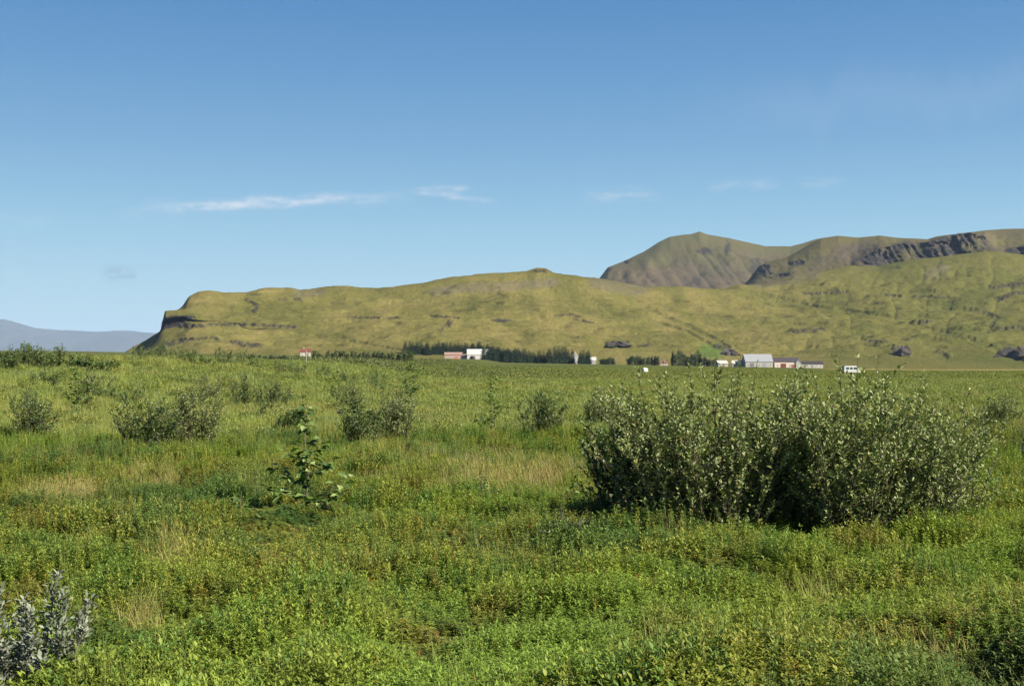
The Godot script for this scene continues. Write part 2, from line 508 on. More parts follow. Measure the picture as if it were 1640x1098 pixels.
func lofted(called: String, sky: Array, p0: int, p1: int, d0: float, d1: float, foot: float, kind: String) -> void:
	var w := 420 if kind != "cliff" else 620
	var h := 120
	var pts := []
	var cols := []
	var base := [1100, 470, 1190, 463, 1220, 460, 1250, 451, 1271, 441, 1322, 437, 1363, 429, 1385, 424, 1409, 428, 1450, 418, 1514, 413, 1578, 403, 1610, 404, 1640, 420, 1750, 415, 2100, 405]
	var brow := [1100, 482, 1190, 462, 1220, 447, 1250, 439, 1271, 433, 1322, 431, 1363, 424, 1380, 414, 1409, 397, 1450, 389, 1486, 388, 1510, 379, 1545, 373, 1578, 376, 1596, 398, 1612, 400, 1640, 394, 1750, 392, 2100, 390]
	for y in h:
		var t := y / float(h - 1)
		for x in w:
			var px := p0 + x * (p1 - p0) / float(w - 1)
			var s := along(sky, px)
			var py := 0.0
			var d := 0.0
			if kind == "cliff":
				var b := along(base, px)
				var br := maxf(along(brow, px), s + 0.5)
				if t < 0.15: py = lerpf(b + 14.0, b, t / 0.15); d = lerpf(d0 - 60.0, d0 + 20.0, t / 0.15)
				elif t < 0.5:
					var k := (t - 0.15) / 0.35
					py = lerpf(b, br, k); d = d0 + 20.0 + 55.0 * k
				elif t < 0.9:
					var k := (t - 0.5) / 0.4
					py = lerpf(br, s, smoothstep(0.0, 1.0, k) * 0.5 + k * 0.5); d = lerpf(d0 + 75.0, d1, k)
				else: py = s + 40.0 * (t - 0.9) / 0.1; d = d1 + 600.0 * (t - 0.9) / 0.1
			else:
				var k := t / 0.88
				if k <= 1.0:
					var ss := 0.0
					for q in 7: ss += along(sky, px + (q - 3) * 16.0) / 7.0
					py = lerpf(foot, lerpf(maxf(ss, s), s, smoothstep(0.75, 1.0, k)), sin(k * PI * 0.5) if kind == "far" else lerpf(k, k * k, 0.35)); d = lerpf(d0, d1, k)
				else:
					py = s + (foot - s) * (k - 1.0) * 5.0; d = d1 + (d1 - d0) * (k - 1.0) * 4.0
			var p := pt(px, py, d)
			var near_top := 1.0 - 0.85 * smoothstep(0.7, 0.86, t)
			var size := d / 2300.0
			var n1 := n_hill.get_noise_2d(p.x * 0.8 / size, p.z * 0.8 / size + p.y)
			var n3 := n_fine.get_noise_2d(p.x * 0.5 / size, p.y * 0.9 / size)
			var c := Color.WHITE
			if kind == "far":
				p.y += near_top * (60.0 * n_hill.get_noise_2d(p.x * 0.05, p.z * 0.05) + 30.0 * (absf(n_ridge.get_noise_2d(p.x * 0.09, p.z * 0.02)) - 0.3))
				c = mixc(Color(0.12, 0.11, 0.105), Color(0.10, 0.11, 0.085), 0.5 + n1)
			elif kind == "brown":
				# scree chutes run down the bowl
				var ch := absf(n_ridge.get_noise_2d(p.x * 0.9 + p.y * 0.25, p.y * 0.12))
				var bowl := 1.0 - smoothstep(0.2, 1.0, Vector2((px - 1105.0) / 90.0, (py - 430.0) / 55.0).length())
				p.z -= 40.0 * bowl * near_top
				p.y += near_top * (10.0 * (ch - 0.3) + 9.0 * n_hill.get_noise_2d(p.x * 0.8, p.z * 0.8))
				c = mixc(Color(0.14, 0.113, 0.072), Color(0.102, 0.089, 0.066), 0.5 + n1 + (0.3 - ch))
				c = mixc(c, Color(0.125, 0.122, 0.054), smoothstep(0.5, 0.86, t + n1 * 0.3) * 0.85)
				c = mixc(c, Color(0.17, 0.135, 0.08), (1.0 - smoothstep(0.3, 1.0, Vector2((px - 1010.0) / 60.0, (py - 440.0) / 30.0).length())) * 0.7)
				for o in [[1130, 400, 16, 7], [1166, 398, 6, 14], [1213, 430, 12, 22], [975, 432, 8, 6], [1003, 418, 8, 4]]:
					var e := 1.0 - smoothstep(0.5, 1.1, Vector2((px - o[0]) / o[2], (py - o[1]) / o[3]).length() + n3 * 0.6)
					p.y += e * 6.0 * n3
					c = mixc(c, Color(0.05, 0.048, 0.05), e * 0.8)
			else:
				var cl := smoothstep(0.13, 0.2, t) * (1.0 - smoothstep(0.5, 0.55, t))
				var wall := smoothstep(1372.0, 1392.0, px) * (1.0 - smoothstep(1575.0, 1600.0, px)) + smoothstep(1605.0, 1615.0, px)
				var flute := n_fine.get_noise_2d(p.x * 0.22 + 12.0 * n_hill.get_noise_2d(p.x * 0.7, p.y * 0.7), p.y * 0.05) + 0.6 * n_fine.get_noise_2d(p.x * 0.7, p.y * 0.1)
				p.z += cl * wall * (11.0 * flute + 30.0 * n_hill.get_noise_2d(p.x * 1.5, 5.0 + p.y * 0.2) + 9.0 * n_fine.get_noise_2d(p.x * 0.12, p.y * 0.35))
				p.x += cl * wall * 3.0 * n_fine.get_noise_2d(p.z * 0.2, p.y * 0.3)
				p.y += near_top * (1.0 - cl * wall) * (4.5 * n1 + 1.2 * n3) * smoothstep(0.05, 0.2, t)
				c = mixc(Color(0.15, 0.138, 0.055), Color(0.125, 0.108, 0.07), 0.5 + n1 * 1.4)
				c = mixc(c, Color(0.135, 0.12, 0.05), smoothstep(0.6, 0.9, t) * 0.6)
				c = mixc(c, Color(0.145, 0.118, 0.085), (1.0 - smoothstep(0.5, 1.0, Vector2((px - 1375.0) / 60.0, (py - 405.0) / 22.0).length())) * 0.9)
				c = mixc(c, mixc(Color(0.045, 0.044, 0.048), Color(0.10, 0.088, 0.07), 0.3 + n3 * 1.6 + 0.6 * n_fine.get_noise_2d(p.x * 0.25, p.y * 0.7)), cl * wall * clampf(1.1 + 1.6 * n1, 0.3, 1.0))
				for o in [[1226, 432, 16, 13], [1280, 421, 17, 6], [1256, 441, 18, 4]]:
					var e := 1.0 - smoothstep(0.5, 1.1, Vector2((px - o[0]) / o[2], (py - o[1]) / o[3]).length() + n3 * 0.6)
					p.y += e * (2.0 + 6.0 * n3)
					c = mixc(c, Color(0.05, 0.05, 0.054), e * 0.85)
			pts.append(p)
			cols.append(c)
	var m := terrain_material("rock_turf_" + kind, 70.0 if kind != "far" else 900.0, 120.0 if kind != "far" else 0.0)
	tag(top(called, grid_mesh(pts, cols, w, h, m)), "", "", "", "structure")

# ---------------------------------------------------------------- farms
func plain_mat(called: String, rough := 0.7) -> StandardMaterial3D: return mat(called, rough)
# a gabled building, long side facing the camera; origin at the middle of its base
func house(at: Vector3, turn: float, w: float, dep: float, eave: float, ridge: float, wall: Color, roof: Color, windows: int, doors: Array, label: String, category: String, called: String, chimney := false) -> Node3D:
	var o := thing(called, at, turn, label, category)
	var mb := MB.new()
	var x := w / 2.0
	var z := dep / 2.0
	mb.box(Vector3(-x, -1.5, -z), Vector3(x, eave, z), wall)
	for s in [-1.0, 1.0]:
		mb.tri(Vector3(s * x, eave, z), Vector3(s * x, ridge, 0), Vector3(s * x, eave, -z), wall)
	part("wall", mb.mesh(plain_mat("painted_wall")), o)
	var rf := MB.new()
	var ov := 0.35
	for s in [-1.0, 1.0]:
		var e0 := Vector3(-x - ov, eave - ov * (ridge - eave) / z + 0.06, s * (z + ov))
		var e1 := Vector3(x + ov, e0.y, e0.z)
		var r0 := Vector3(-x - ov, ridge + 0.06, 0)
		var r1 := Vector3(x + ov, ridge + 0.06, 0)
		var up := Vector3(0, 0.16, 0)
		rf.quad(e0 + up, r0 + up, r1 + up, e1 + up, roof)
		rf.quad(e0, e1, r1, r0, roof)
		rf.quad(e0, e0 + up, e1 + up, e1, roof)
		for xx in [[e0, r0], [e1, r1]]: rf.quad(xx[0], xx[1], xx[1] + up, xx[0] + up, roof)
		# standing seams of the sheet roof
		for k in int(w / 1.2):
			var sx := -x + (k + 0.5) * 1.2
			var a := Vector3(sx, e0.y + 0.16, e0.z)
			var b := Vector3(sx, ridge + 0.22, 0)
			rf.quad(a, b, b + Vector3(0.12, 0.05, 0), a + Vector3(0.12, 0.05, 0), roof)
	var rp := part("roof", rf.mesh(plain_mat("sheet_roof", 0.5)), o)
	if chimney:
		var cb := MB.new()
		cb.box(Vector3(-x * 0.4, ridge - 0.6, -0.4), Vector3(-x * 0.4 + 0.8, ridge + 1.1, 0.4), wall)
		part("chimney", cb.mesh(plain_mat("painted_wall")), rp)
	for k in windows:
		var fx := -x + w * (k + 0.5) / windows
		var wb := MB.new()
		wb.box(Vector3(-0.65, 0, 0), Vector3(0.65, 1.2, 0.08), Color(0.75, 0.75, 0.72))
		var fr := part("window", wb.mesh(plain_mat("painted_wall")), o, Vector3(fx, minf(1.1, eave - 1.6), z))
		var pb := MB.new()
		pb.box(Vector3(-0.53, 0.12, 0.02), Vector3(0.53, 1.08, 0.1), Color(0.03, 0.04, 0.05))
		part("pane", pb.mesh(plain_mat("window_glass", 0.1)), fr)
	for dd in doors:      # [offset, width, height, colour]
		var db := MB.new()
		db.box(Vector3(-dd[1] / 2.0, -0.2, 0), Vector3(dd[1] / 2.0, dd[2], 0.12), dd[3])
		part("door", db.mesh(plain_mat("painted_door")), o, Vector3(dd[0], 0, z + 0.003))
	return o
func px_m(px: float, d: float) -> float: return px * d / F

func build_farms() -> void:
	var white := Color(0.27, 0.265, 0.25)
	var dark := Color(0.055, 0.05, 0.055)
	var red := Color(0.12, 0.04, 0.032)
	# right farm, about a kilometre away
	var d := 985.0
	var g := at_depth(1213, d)
	house(g, 0.06, px_m(44, d), 13.0, 4.6, 10.6, white, Color(0.21, 0.225, 0.25), 5, [[-6.0, 3.6, 3.4, Color(0.12, 0.13, 0.15)], [4.5, 3.2, 3.2, Color(0.2, 0.21, 0.24)]], "large barn with pale grey sheet roof at the right farm", "barn", "barn")
	house(at_depth(1258, d + 6), 0.03, px_m(40, d), 11.0, 4.9, 8.2, Color(0.42, 0.37, 0.33), dark, 4, [[-3.0, 4.5, 3.4, red], [5.0, 2.4, 2.6, Color(0.25, 0.08, 0.06)]], "cowshed with dark roof, cream wall and red doors beside the large barn", "barn", "cowshed")
	house(at_depth(1278, d - 8), PI / 2, 6.0, 4.2, 4.2, 6.4, white, Color(0.5, 0.5, 0.5), 1, [], "narrow white gable end between the two dark-roofed sheds", "shed", "milk_house")
	house(at_depth(1299, d + 10), -0.03, px_m(35, d), 10.0, 3.4, 5.6, Color(0.36, 0.34, 0.31), Color(0.045, 0.04, 0.045), 5, [[2.0, 3.0, 2.6, Color(0.3, 0.3, 0.3)]], "long low shed with dark roof at the right end of the farm", "shed", "sheep_shed")
	house(at_depth(1156, d + 20), 0.2, 8.5, 7.0, 2.7, 5.0, white, Color(0.34, 0.34, 0.33), 3, [[0.9, 1.0, 2.1, Color(0.2, 0.1, 0.06)]], "small white cottage with pale roof left of the large barn", "house", "cottage", true)
	house(at_depth(1180, d + 5), -0.15, 7.5, 6.5, 2.9, 5.2, white, Color(0.42, 0.40, 0.38), 2, [[1.9, 1.0, 2.1, Color(0.15, 0.12, 0.1)]], "white cottage with greyish roof close against the barn's left end", "house", "cottage", true)
	house(at_depth(1120, d + 120), 0.25, 11.0, 8.0, 3.4, 6.6, Color(0.6, 0.58, 0.54), Color(0.34, 0.36, 0.38), 3, [[0.0, 1.1, 2.1, Color(0.12, 0.1, 0.08)]], "grey-roofed house half hidden among the right farm's dark trees", "house", "farmhouse", true)
	house(at_depth(1063, d + 60), 0.0, 7.0, 5.0, 2.4, 4.0, Color(0.34, 0.3, 0.25), Color(0.16, 0.09, 0.06), 2, [], "tiny beige hut with brown roof between tree row and spruces", "shed", "hut")
	# left farm
	d = 1260.0
	house(at_depth(726, d), 0.05, px_m(28, d), 9.0, 4.6, 7.0, Color(0.3, 0.21, 0.175), Color(0.24, 0.165, 0.14), 5, [[3.0, 3.0, 2.8, Color(0.35, 0.12, 0.09)]], "long pinkish farm shed at the left end of the farm", "shed", "farm_shed")
	house(at_depth(745, d - 15), -0.1, px_m(12, d), 8.0, 3.2, 5.2, Color(0.33, 0.27, 0.24), Color(0.18, 0.11, 0.095), 2, [], "small rose-coloured shed tucked against the white-roofed barn", "shed", "farm_shed")
	house(at_depth(765, d - 25), 0.04, px_m(33, d), 15.0, 5.0, 10.5, Color(0.42, 0.41, 0.4), Color(0.36, 0.37, 0.38), 4, [[-5.0, 4.0, 3.6, Color(0.08, 0.08, 0.09)]], "barn with bright white roof left of the dark spruce belt", "barn", "barn")
	house(at_depth(921, d - 10), PI / 2 - 0.1, 11.0, 6.0, 8.0, 12.0, Color(0.42, 0.42, 0.41), Color(0.45, 0.45, 0.44), 2, [], "tall white gabled house standing between the belt's spruces", "house", "farmhouse", true)
	house(at_depth(950, d + 30), 0.0, 6.0, 8.0, 4.5, 8.0, white, Color(0.36, 0.36, 0.36), 3, [], "white house whose roof just tops the spruces, right of the tall gable", "house", "farmhouse")
	house(at_depth(838, d + 30), 0.0, 12.0, 8.0, 3.6, 6.0, Color(0.5, 0.5, 0.46), Color(0.2, 0.24, 0.2), 3, [], "low green-roofed shed hidden in the middle of the spruce belt", "shed", "farm_shed")
	# lone house at the left
	house(at_depth(489, 1050), 0.15, 9.0, 8.0, 3.4, 6.4, Color(0.36, 0.345, 0.32), Color(0.13, 0.05, 0.035), 3, [[2.0, 1.1, 2.1, Color(0.15, 0.1, 0.08)]], "lone white house with red roof left of the grey tree row", "house", "farmhouse", true)
	# wrapped bale on the plain
	var bp := on_ground(1033, 597.5)
	var bm := MB.new()
	var prof := [[0.0, -0.72], [0.5, -0.72], [0.7, -0.66], [0.78, -0.5], [0.8, 0.0], [0.78, 0.5], [0.7, 0.66], [0.5, 0.72], [0.0, 0.72]]
	for k in prof.size() - 1:
		for s in 20:
			var a0 := TAU * s / 20.0
			var a1 := TAU * (s + 1) / 20.0
			var q := []
			for e in [[k, a0], [k + 1, a0], [k + 1, a1], [k, a1]]:
				var pr: Array = prof[e[0]]
				q.append(Vector3(pr[1], 0.78 + pr[0] * sin(e[1]), pr[0] * cos(e[1])))
			bm.quad(q[0], q[1], q[2], q[3], Color(0.48, 0.48, 0.46))
	var bale := top("hay_bale", bm.mesh(plain_mat("bale_film", 0.35)), bp)
	bale.rotation.y = 0.4
	tag(bale, "round hay bale wrapped in white film alone on the plain", "hay bale")
	van(on_ground(1363, 598.5))
	outcrop(1168, 569, 24, 9, 3.0, "grey rock knoll above the green home field behind the barn")
	outcrop(1447, 569, 24, 11, 17.0, "dark crag low on the slope right of the van")
	outcrop(1628, 574, 46, 14, 41.0, "broad dark crag low on the slope at the right edge")
	outcrop(992, 553, 34, 5, 53.0, "low black ledge of rock on the slope above the hedge-like row")
	# grey post before the lone house
	var pp := at_depth(490, 150)
	var pm := MB.new()
	pm.tube(PackedVector3Array([Vector3(0, -0.3, 0), Vector3(0, 0.9, 0), Vector3(0.02, 1.75, 0)]), 0.07, 0.06, 8, Color(0.22, 0.21, 0.19))
	pm.tube(PackedVector3Array([Vector3(0.02, 1.75, 0), Vector3(0.02, 1.8, 0)]), 0.075, 0.01, 8, Color(0.4, 0.39, 0.36))
	tag(top("fence_post", pm.mesh(plain_mat("weathered_wood", 0.9)), pp), "weathered grey post standing before the lone white house", "post")

func van(at: Vector3) -> void:
	var o := thing("camper_van", at, 0.25, "white camper van parked on the plain right of the farm", "van")
	o.scale = Vector3.ONE * 0.84
	var prof := [Vector2(-2.9, 0.45), Vector2(-2.95, 1.2), Vector2(-2.9, 2.4), Vector2(-2.7, 2.62), Vector2(1.3, 2.66), Vector2(1.75, 2.5), Vector2(2.35, 1.45), Vector2(2.95, 1.2), Vector2(3.05, 0.8), Vector2(3.0, 0.45)]
	var mb := MB.new()
	var wcol := Color(0.34, 0.35, 0.36)
	for k in prof.size():
		var a: Vector2 = prof[k]
		var b: Vector2 = prof[(k + 1) % prof.size()]
		mb.quad(Vector3(a.x, a.y, 1), Vector3(a.x, a.y, -1), Vector3(b.x, b.y, -1), Vector3(b.x, b.y, 1), wcol)
		for s in [-1.0, 1.0]: mb.tri(Vector3(0, 1.3, s * 1.03), Vector3(a.x, a.y, s), Vector3(b.x, b.y, s), wcol)
	part("body", mb.mesh(plain_mat("van_paint", 0.3)), o)
	for wz in [1.02, -1.02]:
		for e in [[-2.3, -1.2], [-0.9, 0.15], [0.45, 1.75]]:
			var gb := MB.new()
			gb.box(Vector3(e[0], 1.45, wz - 0.02), Vector3(e[1], 2.15, wz + 0.02), Color(0.03, 0.05, 0.05))
			part("window", gb.mesh(plain_mat("window_glass", 0.1)), o)
	var ws := MB.new()
	ws.quad(Vector3(1.82, 2.42, 0.85), Vector3(1.82, 2.42, -0.85), Vector3(2.37, 1.5, -0.85), Vector3(2.37, 1.5, 0.85), Color(0.03, 0.04, 0.05))
	part("windscreen", ws.mesh(plain_mat("window_glass", 0.1)), o)
	for wx in [-1.9, 1.95]:
		for wz in [-0.86, 0.86]:
			var tb := MB.new()
			tb.tube(PackedVector3Array([Vector3(0, 0, -0.12), Vector3(0, 0, 0.12)]), 0.36, 0.36, 16, Color(0.02, 0.02, 0.02))
			for s in 16:
				for q in [-0.12, 0.12]: tb.tri(Vector3(0, 0, q), Vector3(cos(TAU * s / 16) * 0.36, sin(TAU * s / 16) * 0.36, q), Vector3(cos(TAU * (s + 1) / 16) * 0.36, sin(TAU * (s + 1) / 16) * 0.36, q), Color(0.02, 0.02, 0.02))
			var wh := part("wheel", tb.mesh(plain_mat("tyre_rubber", 0.9)), o, Vector3(wx, 0.36, wz))
			var rb := MB.new()
			for s in 12: rb.tri(Vector3(0, 0, 0.13 * signf(wz)), Vector3(cos(TAU * s / 12) * 0.21, sin(TAU * s / 12) * 0.21, 0.125 * signf(wz)), Vector3(cos(TAU * (s + 1) / 12) * 0.21, sin(TAU * (s + 1) / 12) * 0.21, 0.125 * signf(wz)), Color(0.5, 0.5, 0.5))
			part("rim", rb.mesh(plain_mat("rim_metal", 0.4)), wh)

func outcrop(px: float, py: float, w: float, h: float, seed_: float, label: String) -> void:
	var at := on_hill(px, py)
	var mb := MB.new()
	var wm := px_m(w, -at.z) * 0.5
	var hm := px_m(h, -at.z)
	var rings := 14
	var seg := 26
	var pts := []
	var cols := []
	for y in rings:
		var t := y / float(rings - 1)
		for x in seg + 1:
			var a := TAU * (x % seg) / seg
			var prof := sqrt(maxf(0.0, 1.0 - pow(t, 2.6)))
			var dir := Vector3(cos(a), 0, sin(a))
			var nn := n_fine.get_noise_3d(dir.x * 9.0 + seed_, t * 8.0, dir.z * 9.0)
			var q := dir * wm * prof * (1.0 + 1.3 * nn)
			q.z *= 0.7
			q.y = -hm * 0.5 + hm * 1.5 * t * (1.0 + 0.8 * n_fine.get_noise_2d(a * 6.0 + seed_, 2.0) * (1.0 if t < 0.95 else 0.0))
			pts.append(q)
			cols.append(mixc(Color(0.036, 0.034, 0.034), Color(0.08, 0.073, 0.062), 0.35 + 1.5 * n_fine.get_noise_3d(q.x * 0.8, q.y * 0.8, q.z * 0.8 + seed_)))
	for y in rings - 1:
		for x in seg:
			var k := y * (seg + 1) + x
			mb.tri(pts[k], pts[k + seg + 1], pts[k + 1], cols[k])
			mb.tri(pts[k + 1], pts[k + seg + 1], pts[k + seg + 2], cols[k + 1])
	tag(top("rock_outcrop", mb.mesh(mat("basalt", 0.9)), at), label, "rock")

# ---------------------------------------------------------------- far trees
func spruce_meshes(k: int) -> Array:
	rng.seed = 400 + k
	var tk := MB.new()
	tk.tube(PackedVector3Array([Vector3(0, -0.5, 0), Vector3(0.03, 4, 0), Vector3(0, 9.6, 0)]), 0.2, 0.03, 7, Color(0.06, 0.045, 0.035))
	var cr := MB.new()
	var yy := 0.7
	while yy < 9.6:
		var t := yy / 10.0
		var rad := 2.5 * pow(1.0 - t, 0.6) * r(0.8, 1.12)
		var nb := 9 if t < 0.7 else 6
		for b in nb:
			var a := TAU * b / nb + r(-0.4, 0.4)
			var dir := Vector3(cos(a), -0.18 - 0.2 * (1.0 - t), sin(a)).normalized()
			var l := rad * r(0.7, 1.15)
			var side := dir.cross(Vector3.UP).normalized()
			var col := Color(0.026, 0.05, 0.024) * r(0.75, 1.35)
			# each bough: a flat spray and hanging tufts
			for q in 5:
				var f := 0.25 + 0.18 * q
				for s in [-1.0, 1.0]:
					cr.leaf(Vector3(0, yy, 0) + dir * l * f, (dir + side * s * 0.9 + Vector3(0, r(-0.4, 0.2), 0)).normalized(), side, Vector3.UP, l * r(0.35, 0.6), 0.6, 0.2, col * r(0.8, 1.2))
			cr.leaf(Vector3(0, yy, 0) + dir * l * 0.1, dir, side, Vector3.UP, l, 0.9, 0.2, col)
		yy += r(0.42, 0.6)
	return [tk.mesh(mat("bark", 0.95)), cr.mesh(mat("needles", 0.8))]
func broadleaf_meshes(k: int) -> Array:
	rng.seed = 500 + k
	var tk := MB.new()
	var cr := MB.new()
	for s in 5:
		var a := r(0, TAU)
		var lean := Vector3(cos(a), 0, sin(a)) * r(0.2, 1.1)
		var top_ := Vector3(0, r(2.6, 5.1), 0) + lean
		var pts := PackedVector3Array([Vector3(0, -0.4, 0) + lean * 0.1, lean * 0.4 + Vector3(0, top_.y * 0.4, 0), top_])
		tk.tube(pts, 0.09, 0.015, 5, Color(0.10, 0.085, 0.07))
		for q in 170:
			var f := pow(r(0.05, 1.0), 0.8)
			var c := pts[1].lerp(pts[2], (f - 0.4) / 0.6) if f > 0.4 else pts[0].lerp(pts[1], f / 0.4)
			var o := Vector3(r(-1, 1), r(-0.6, 0.8), r(-1, 1)) * (1.3 - 0.95 * f) * 0.75
			var dir := Vector3(r(-1, 1), r(-0.3, 1), r(-1, 1)).normalized()
			var side := dir.cross(Vector3(r(-1, 1), r(-1, 1), r(-1, 1))).normalized()
			cr.leaf(c + o, dir, side, side.cross(dir), r(0.3, 0.55), r(0.2, 0.34), 0.2, Color(0.07, 0.09, 0.04) * r(0.7, 1.3))
	return [tk.mesh(mat("bark", 0.95)), cr.mesh(mat("far_leaves", 0.7, Color(0.3, 0.35, 0.2)))]
var tree_kits := {}
func tree(called: String, kit: String, at: Vector3, h: float, wide: float, label: String, group := "") -> void:
	if not tree_kits.has(kit):
		tree_kits[kit] = []
		var keep := rng.state
		for k in 4: tree_kits[kit].append(spruce_meshes(k) if kit == "spruce" else broadleaf_meshes(k))
		rng.state = keep
	var o := thing(called, at, r(0, TAU), label, "tree", group)
	var m: Array = tree_kits[kit][rng.randi() % 4]
	var unit := 10.0 if kit == "spruce" else 5.2
	o.scale = Vector3(wide, h / unit, wide)
	part("trunk", m[0], o)
	part("crown", m[1], o)

func build_trees() -> void:
	rng.seed = 77
	# belt behind the left farm, on the foot of the hill
	var k := 0
	while k < 36:
		var px := 650.0 + k * 5.2 + r(-2, 2)
		var base := lerpf(567.0, 573.0, smoothstep(770.0, 835.0, px)) + r(-0.6, 0.6)
		var p := on_hill(px, base)
		tree("spruce_tree", "spruce", p, px_m(r(17, 22) if px < 770.0 else r(12, 17), -p.z), r(1.7, 2.3), "dark spruce in the long belt behind the left farm sheds", "spruces in the belt behind the sheds")
		k += 1
	# belt in front of the left farm
	for q in 42:
		var px := 776.0 + q * 4.1 + r(-1.5, 1.5)
		if absf(px - 921.0) < 4.0: continue
		var p := at_depth(px, 1222.0 + r(-8, 8))
		var tall := r(21, 27) if px < 846.0 else r(17, 22) if px < 876.0 else r(25, 31) if px < 908.0 else r(20, 25)
		if px < 876.0: tree("spruce_tree", "spruce", p, px_m(tall, 1222), r(1.2, 1.7), "dark spruce in the front belt between white-roofed barn and tall trees", "spruces in the front belt")
		elif px < 908.0: tree("spruce_tree", "spruce", p, px_m(tall, 1222), r(1.2, 1.6), "tall blackish spruce in the clump left of the white gable", "tall spruces left of the gable")
		else: tree("spruce_tree", "spruce", p, px_m(tall * lerpf(1.0, 0.7, smoothstep(945.0, 985.0, px)), 1222), r(1.2, 1.7), "dark spruce in the belt right of the white gabled house", "spruces right of the gable")
	for q in 7:
		var px := 963.0 + q * 3.4
		tree("birch_tree", "broadleaf", at_depth(px, 1200.0 + r(-6, 6)), px_m(r(10, 14), 1200), r(1.5, 2.0), "round green bush-like tree ending the spruce belt", "trees ending the belt")
	# low row between the farms
	for q in 11:
		tree("birch_tree", "broadleaf", at_depth(1008.0 + q * 4.6 + r(-1, 1), 1080.0 + r(-5, 5)), px_m(r(13, 18), 1080), r(1.7, 2.3), "low dark tree in the hedge-like row between the two farms", "row between the farms")
	# trees of the right farm
	tree("spruce_tree", "spruce", at_depth(1118, 1075), px_m(28, 1075), 1.6, "tallest dark spruce above the right farm's cottages")
	for q in 13:
		var px := 1076.0 + q * 5.6 + r(-1.5, 1.5)
		tree("birch_tree", "broadleaf", at_depth(px, 1030.0 + r(-15, 25)), px_m(r(16, 29) if px < 1125.0 else r(12, 18), 1030), r(1.8, 2.5), "dark leafy tree in the clump around the right farm's cottages", "trees around the cottages")
	# grey-green shelter row left of the middle
	for q in 27:
		var px := 503.0 + q * 6.0 + r(-2, 2)
		tree("willow_tree", "broadleaf", at_depth(px, 455.0 + r(-8, 8)), px_m(r(14, 22), 455), r(0.9, 1.3), "grey-green willow in the shelter row right of the lone house", "willows in the shelter row")
	for q in 12:
		var px := 395.0 + q * 7.2 + r(-2, 2)
		tree("willow_tree", "broadleaf", at_depth(px, 430.0 + r(-15, 15)), px_m(r(9, 15), 430), r(0.8, 1.1), "low dusky willow in the row left of the lone house", "willows left of the lone house")

# ---------------------------------------------------------------- shrubs
# a many-stemmed shrub: each stem is a part, the small leaves are one part
func shrub(at: Vector3, w: float, dep: float, h: float, stems: int, per_stem: int, leaf_l: float, leaf_w: float, tint: Color, label: String, group := "", called := "willow_shrub", upright := 0.75) -> Node3D:
	var o := thing(called, at, 0.0, label, "shrub", group)
	var fo := MB.new()
	for s in stems:
		var a := r(0, TAU)
		var rad := sqrt(r(0.0, 1.0))
		var foot := Vector3(cos(a) * rad * w * 0.35, 0, sin(a) * rad * dep * 0.35)
		foot.y = ground(at.x + foot.x, at.z + foot.z) - at.y - 0.08
		var out := Vector3(cos(a) * w, 0, sin(a) * dep) * 0.5 * rad * (1.0 - upright * 0.75) + Vector3(r(-0.1, 0.1), 0, r(-0.1, 0.1)) * h
		var hh := h * r(0.6, 1.0) * (1.0 - 0.26 * rad * rad)
		var pts := PackedVector3Array()
		for k in 5:
			var t := k / 4.0
			pts.append(foot + out * (t * 0.75 + 0.25 * t * t) + Vector3(r(-0.02, 0.02), hh * t, r(-0.02, 0.02)) )
		var st := MB.new()
		var bark := Color(0.085, 0.07, 0.05) * r(0.8, 1.2)
		st.tube(pts, 0.011 * h / 1.5, 0.003, 4, bark)
		var tw := 10
		var twigs := [pts]
		for q in tw:
			var f := r(0.03, 0.85)
			var kk := int(f * 4.0)
			var b := pts[kk].lerp(pts[kk + 1], f * 4.0 - kk)
			var aa := r(0, TAU)
			var l := h * r(0.14, 0.32) * (1.15 - f * 0.6)
			var sw := r(0.45, 0.95)
			var e := b + Vector3(cos(aa) * sw, 0.75, sin(aa) * sw) * l
			var tp := PackedVector3Array([b, b.lerp(e, 0.5) + Vector3(cos(aa), 0, sin(aa)) * l * 0.08, e])
			st.tube(tp, 0.004 * h / 1.5, 0.0015, 3, bark)
			twigs.append(tp)
		part("stem", st.mesh(mat("bark", 0.95)), o)
		for q in per_stem:
			var tp: PackedVector3Array = twigs[0] if q % 6 < 1 else twigs[1 + rng.randi() % tw]
			var f := r(0.1, 1.0) if tp.size() == 5 else r(0.0, 1.0)
			var m := tp.size() - 1
			var kk := mini(int(f * m), m - 1)
			var b := tp[kk].lerp(tp[kk + 1], f * m - kk)
			var ax := (tp[kk + 1] - tp[kk]).normalized()
			var aa := r(0, TAU)
			var dir := (Vector3(cos(aa), r(-0.25, 0.7), sin(aa)) + ax * 0.7).normalized()
			var side := dir.cross(Vector3.UP + Vector3(r(-0.7, 0.7), 0, r(-0.7, 0.7))).normalized()
			var up := side.cross(dir)
			var l := leaf_l * r(0.65, 1.2)
			var g := tint * r(0.72, 1.28)
			if rng.randf() < 0.13: g = g.lerp(Color(0.25, 0.275, 0.2), 0.55)     # the felted pale side
			if rng.randf() < 0.03: g = Color(0.22, 0.19, 0.04)
			fo.leaf(b + dir * l * 0.12, dir, side, up, l, leaf_w * r(0.75, 1.2), 0.22, g)
	var f2 := part("foliage", fo.mesh(mat("willow_leaf", 0.55, Color(0.5, 0.6, 0.3), 0.4)), o)
	f2.set_meta("kind", "stuff")
	return o

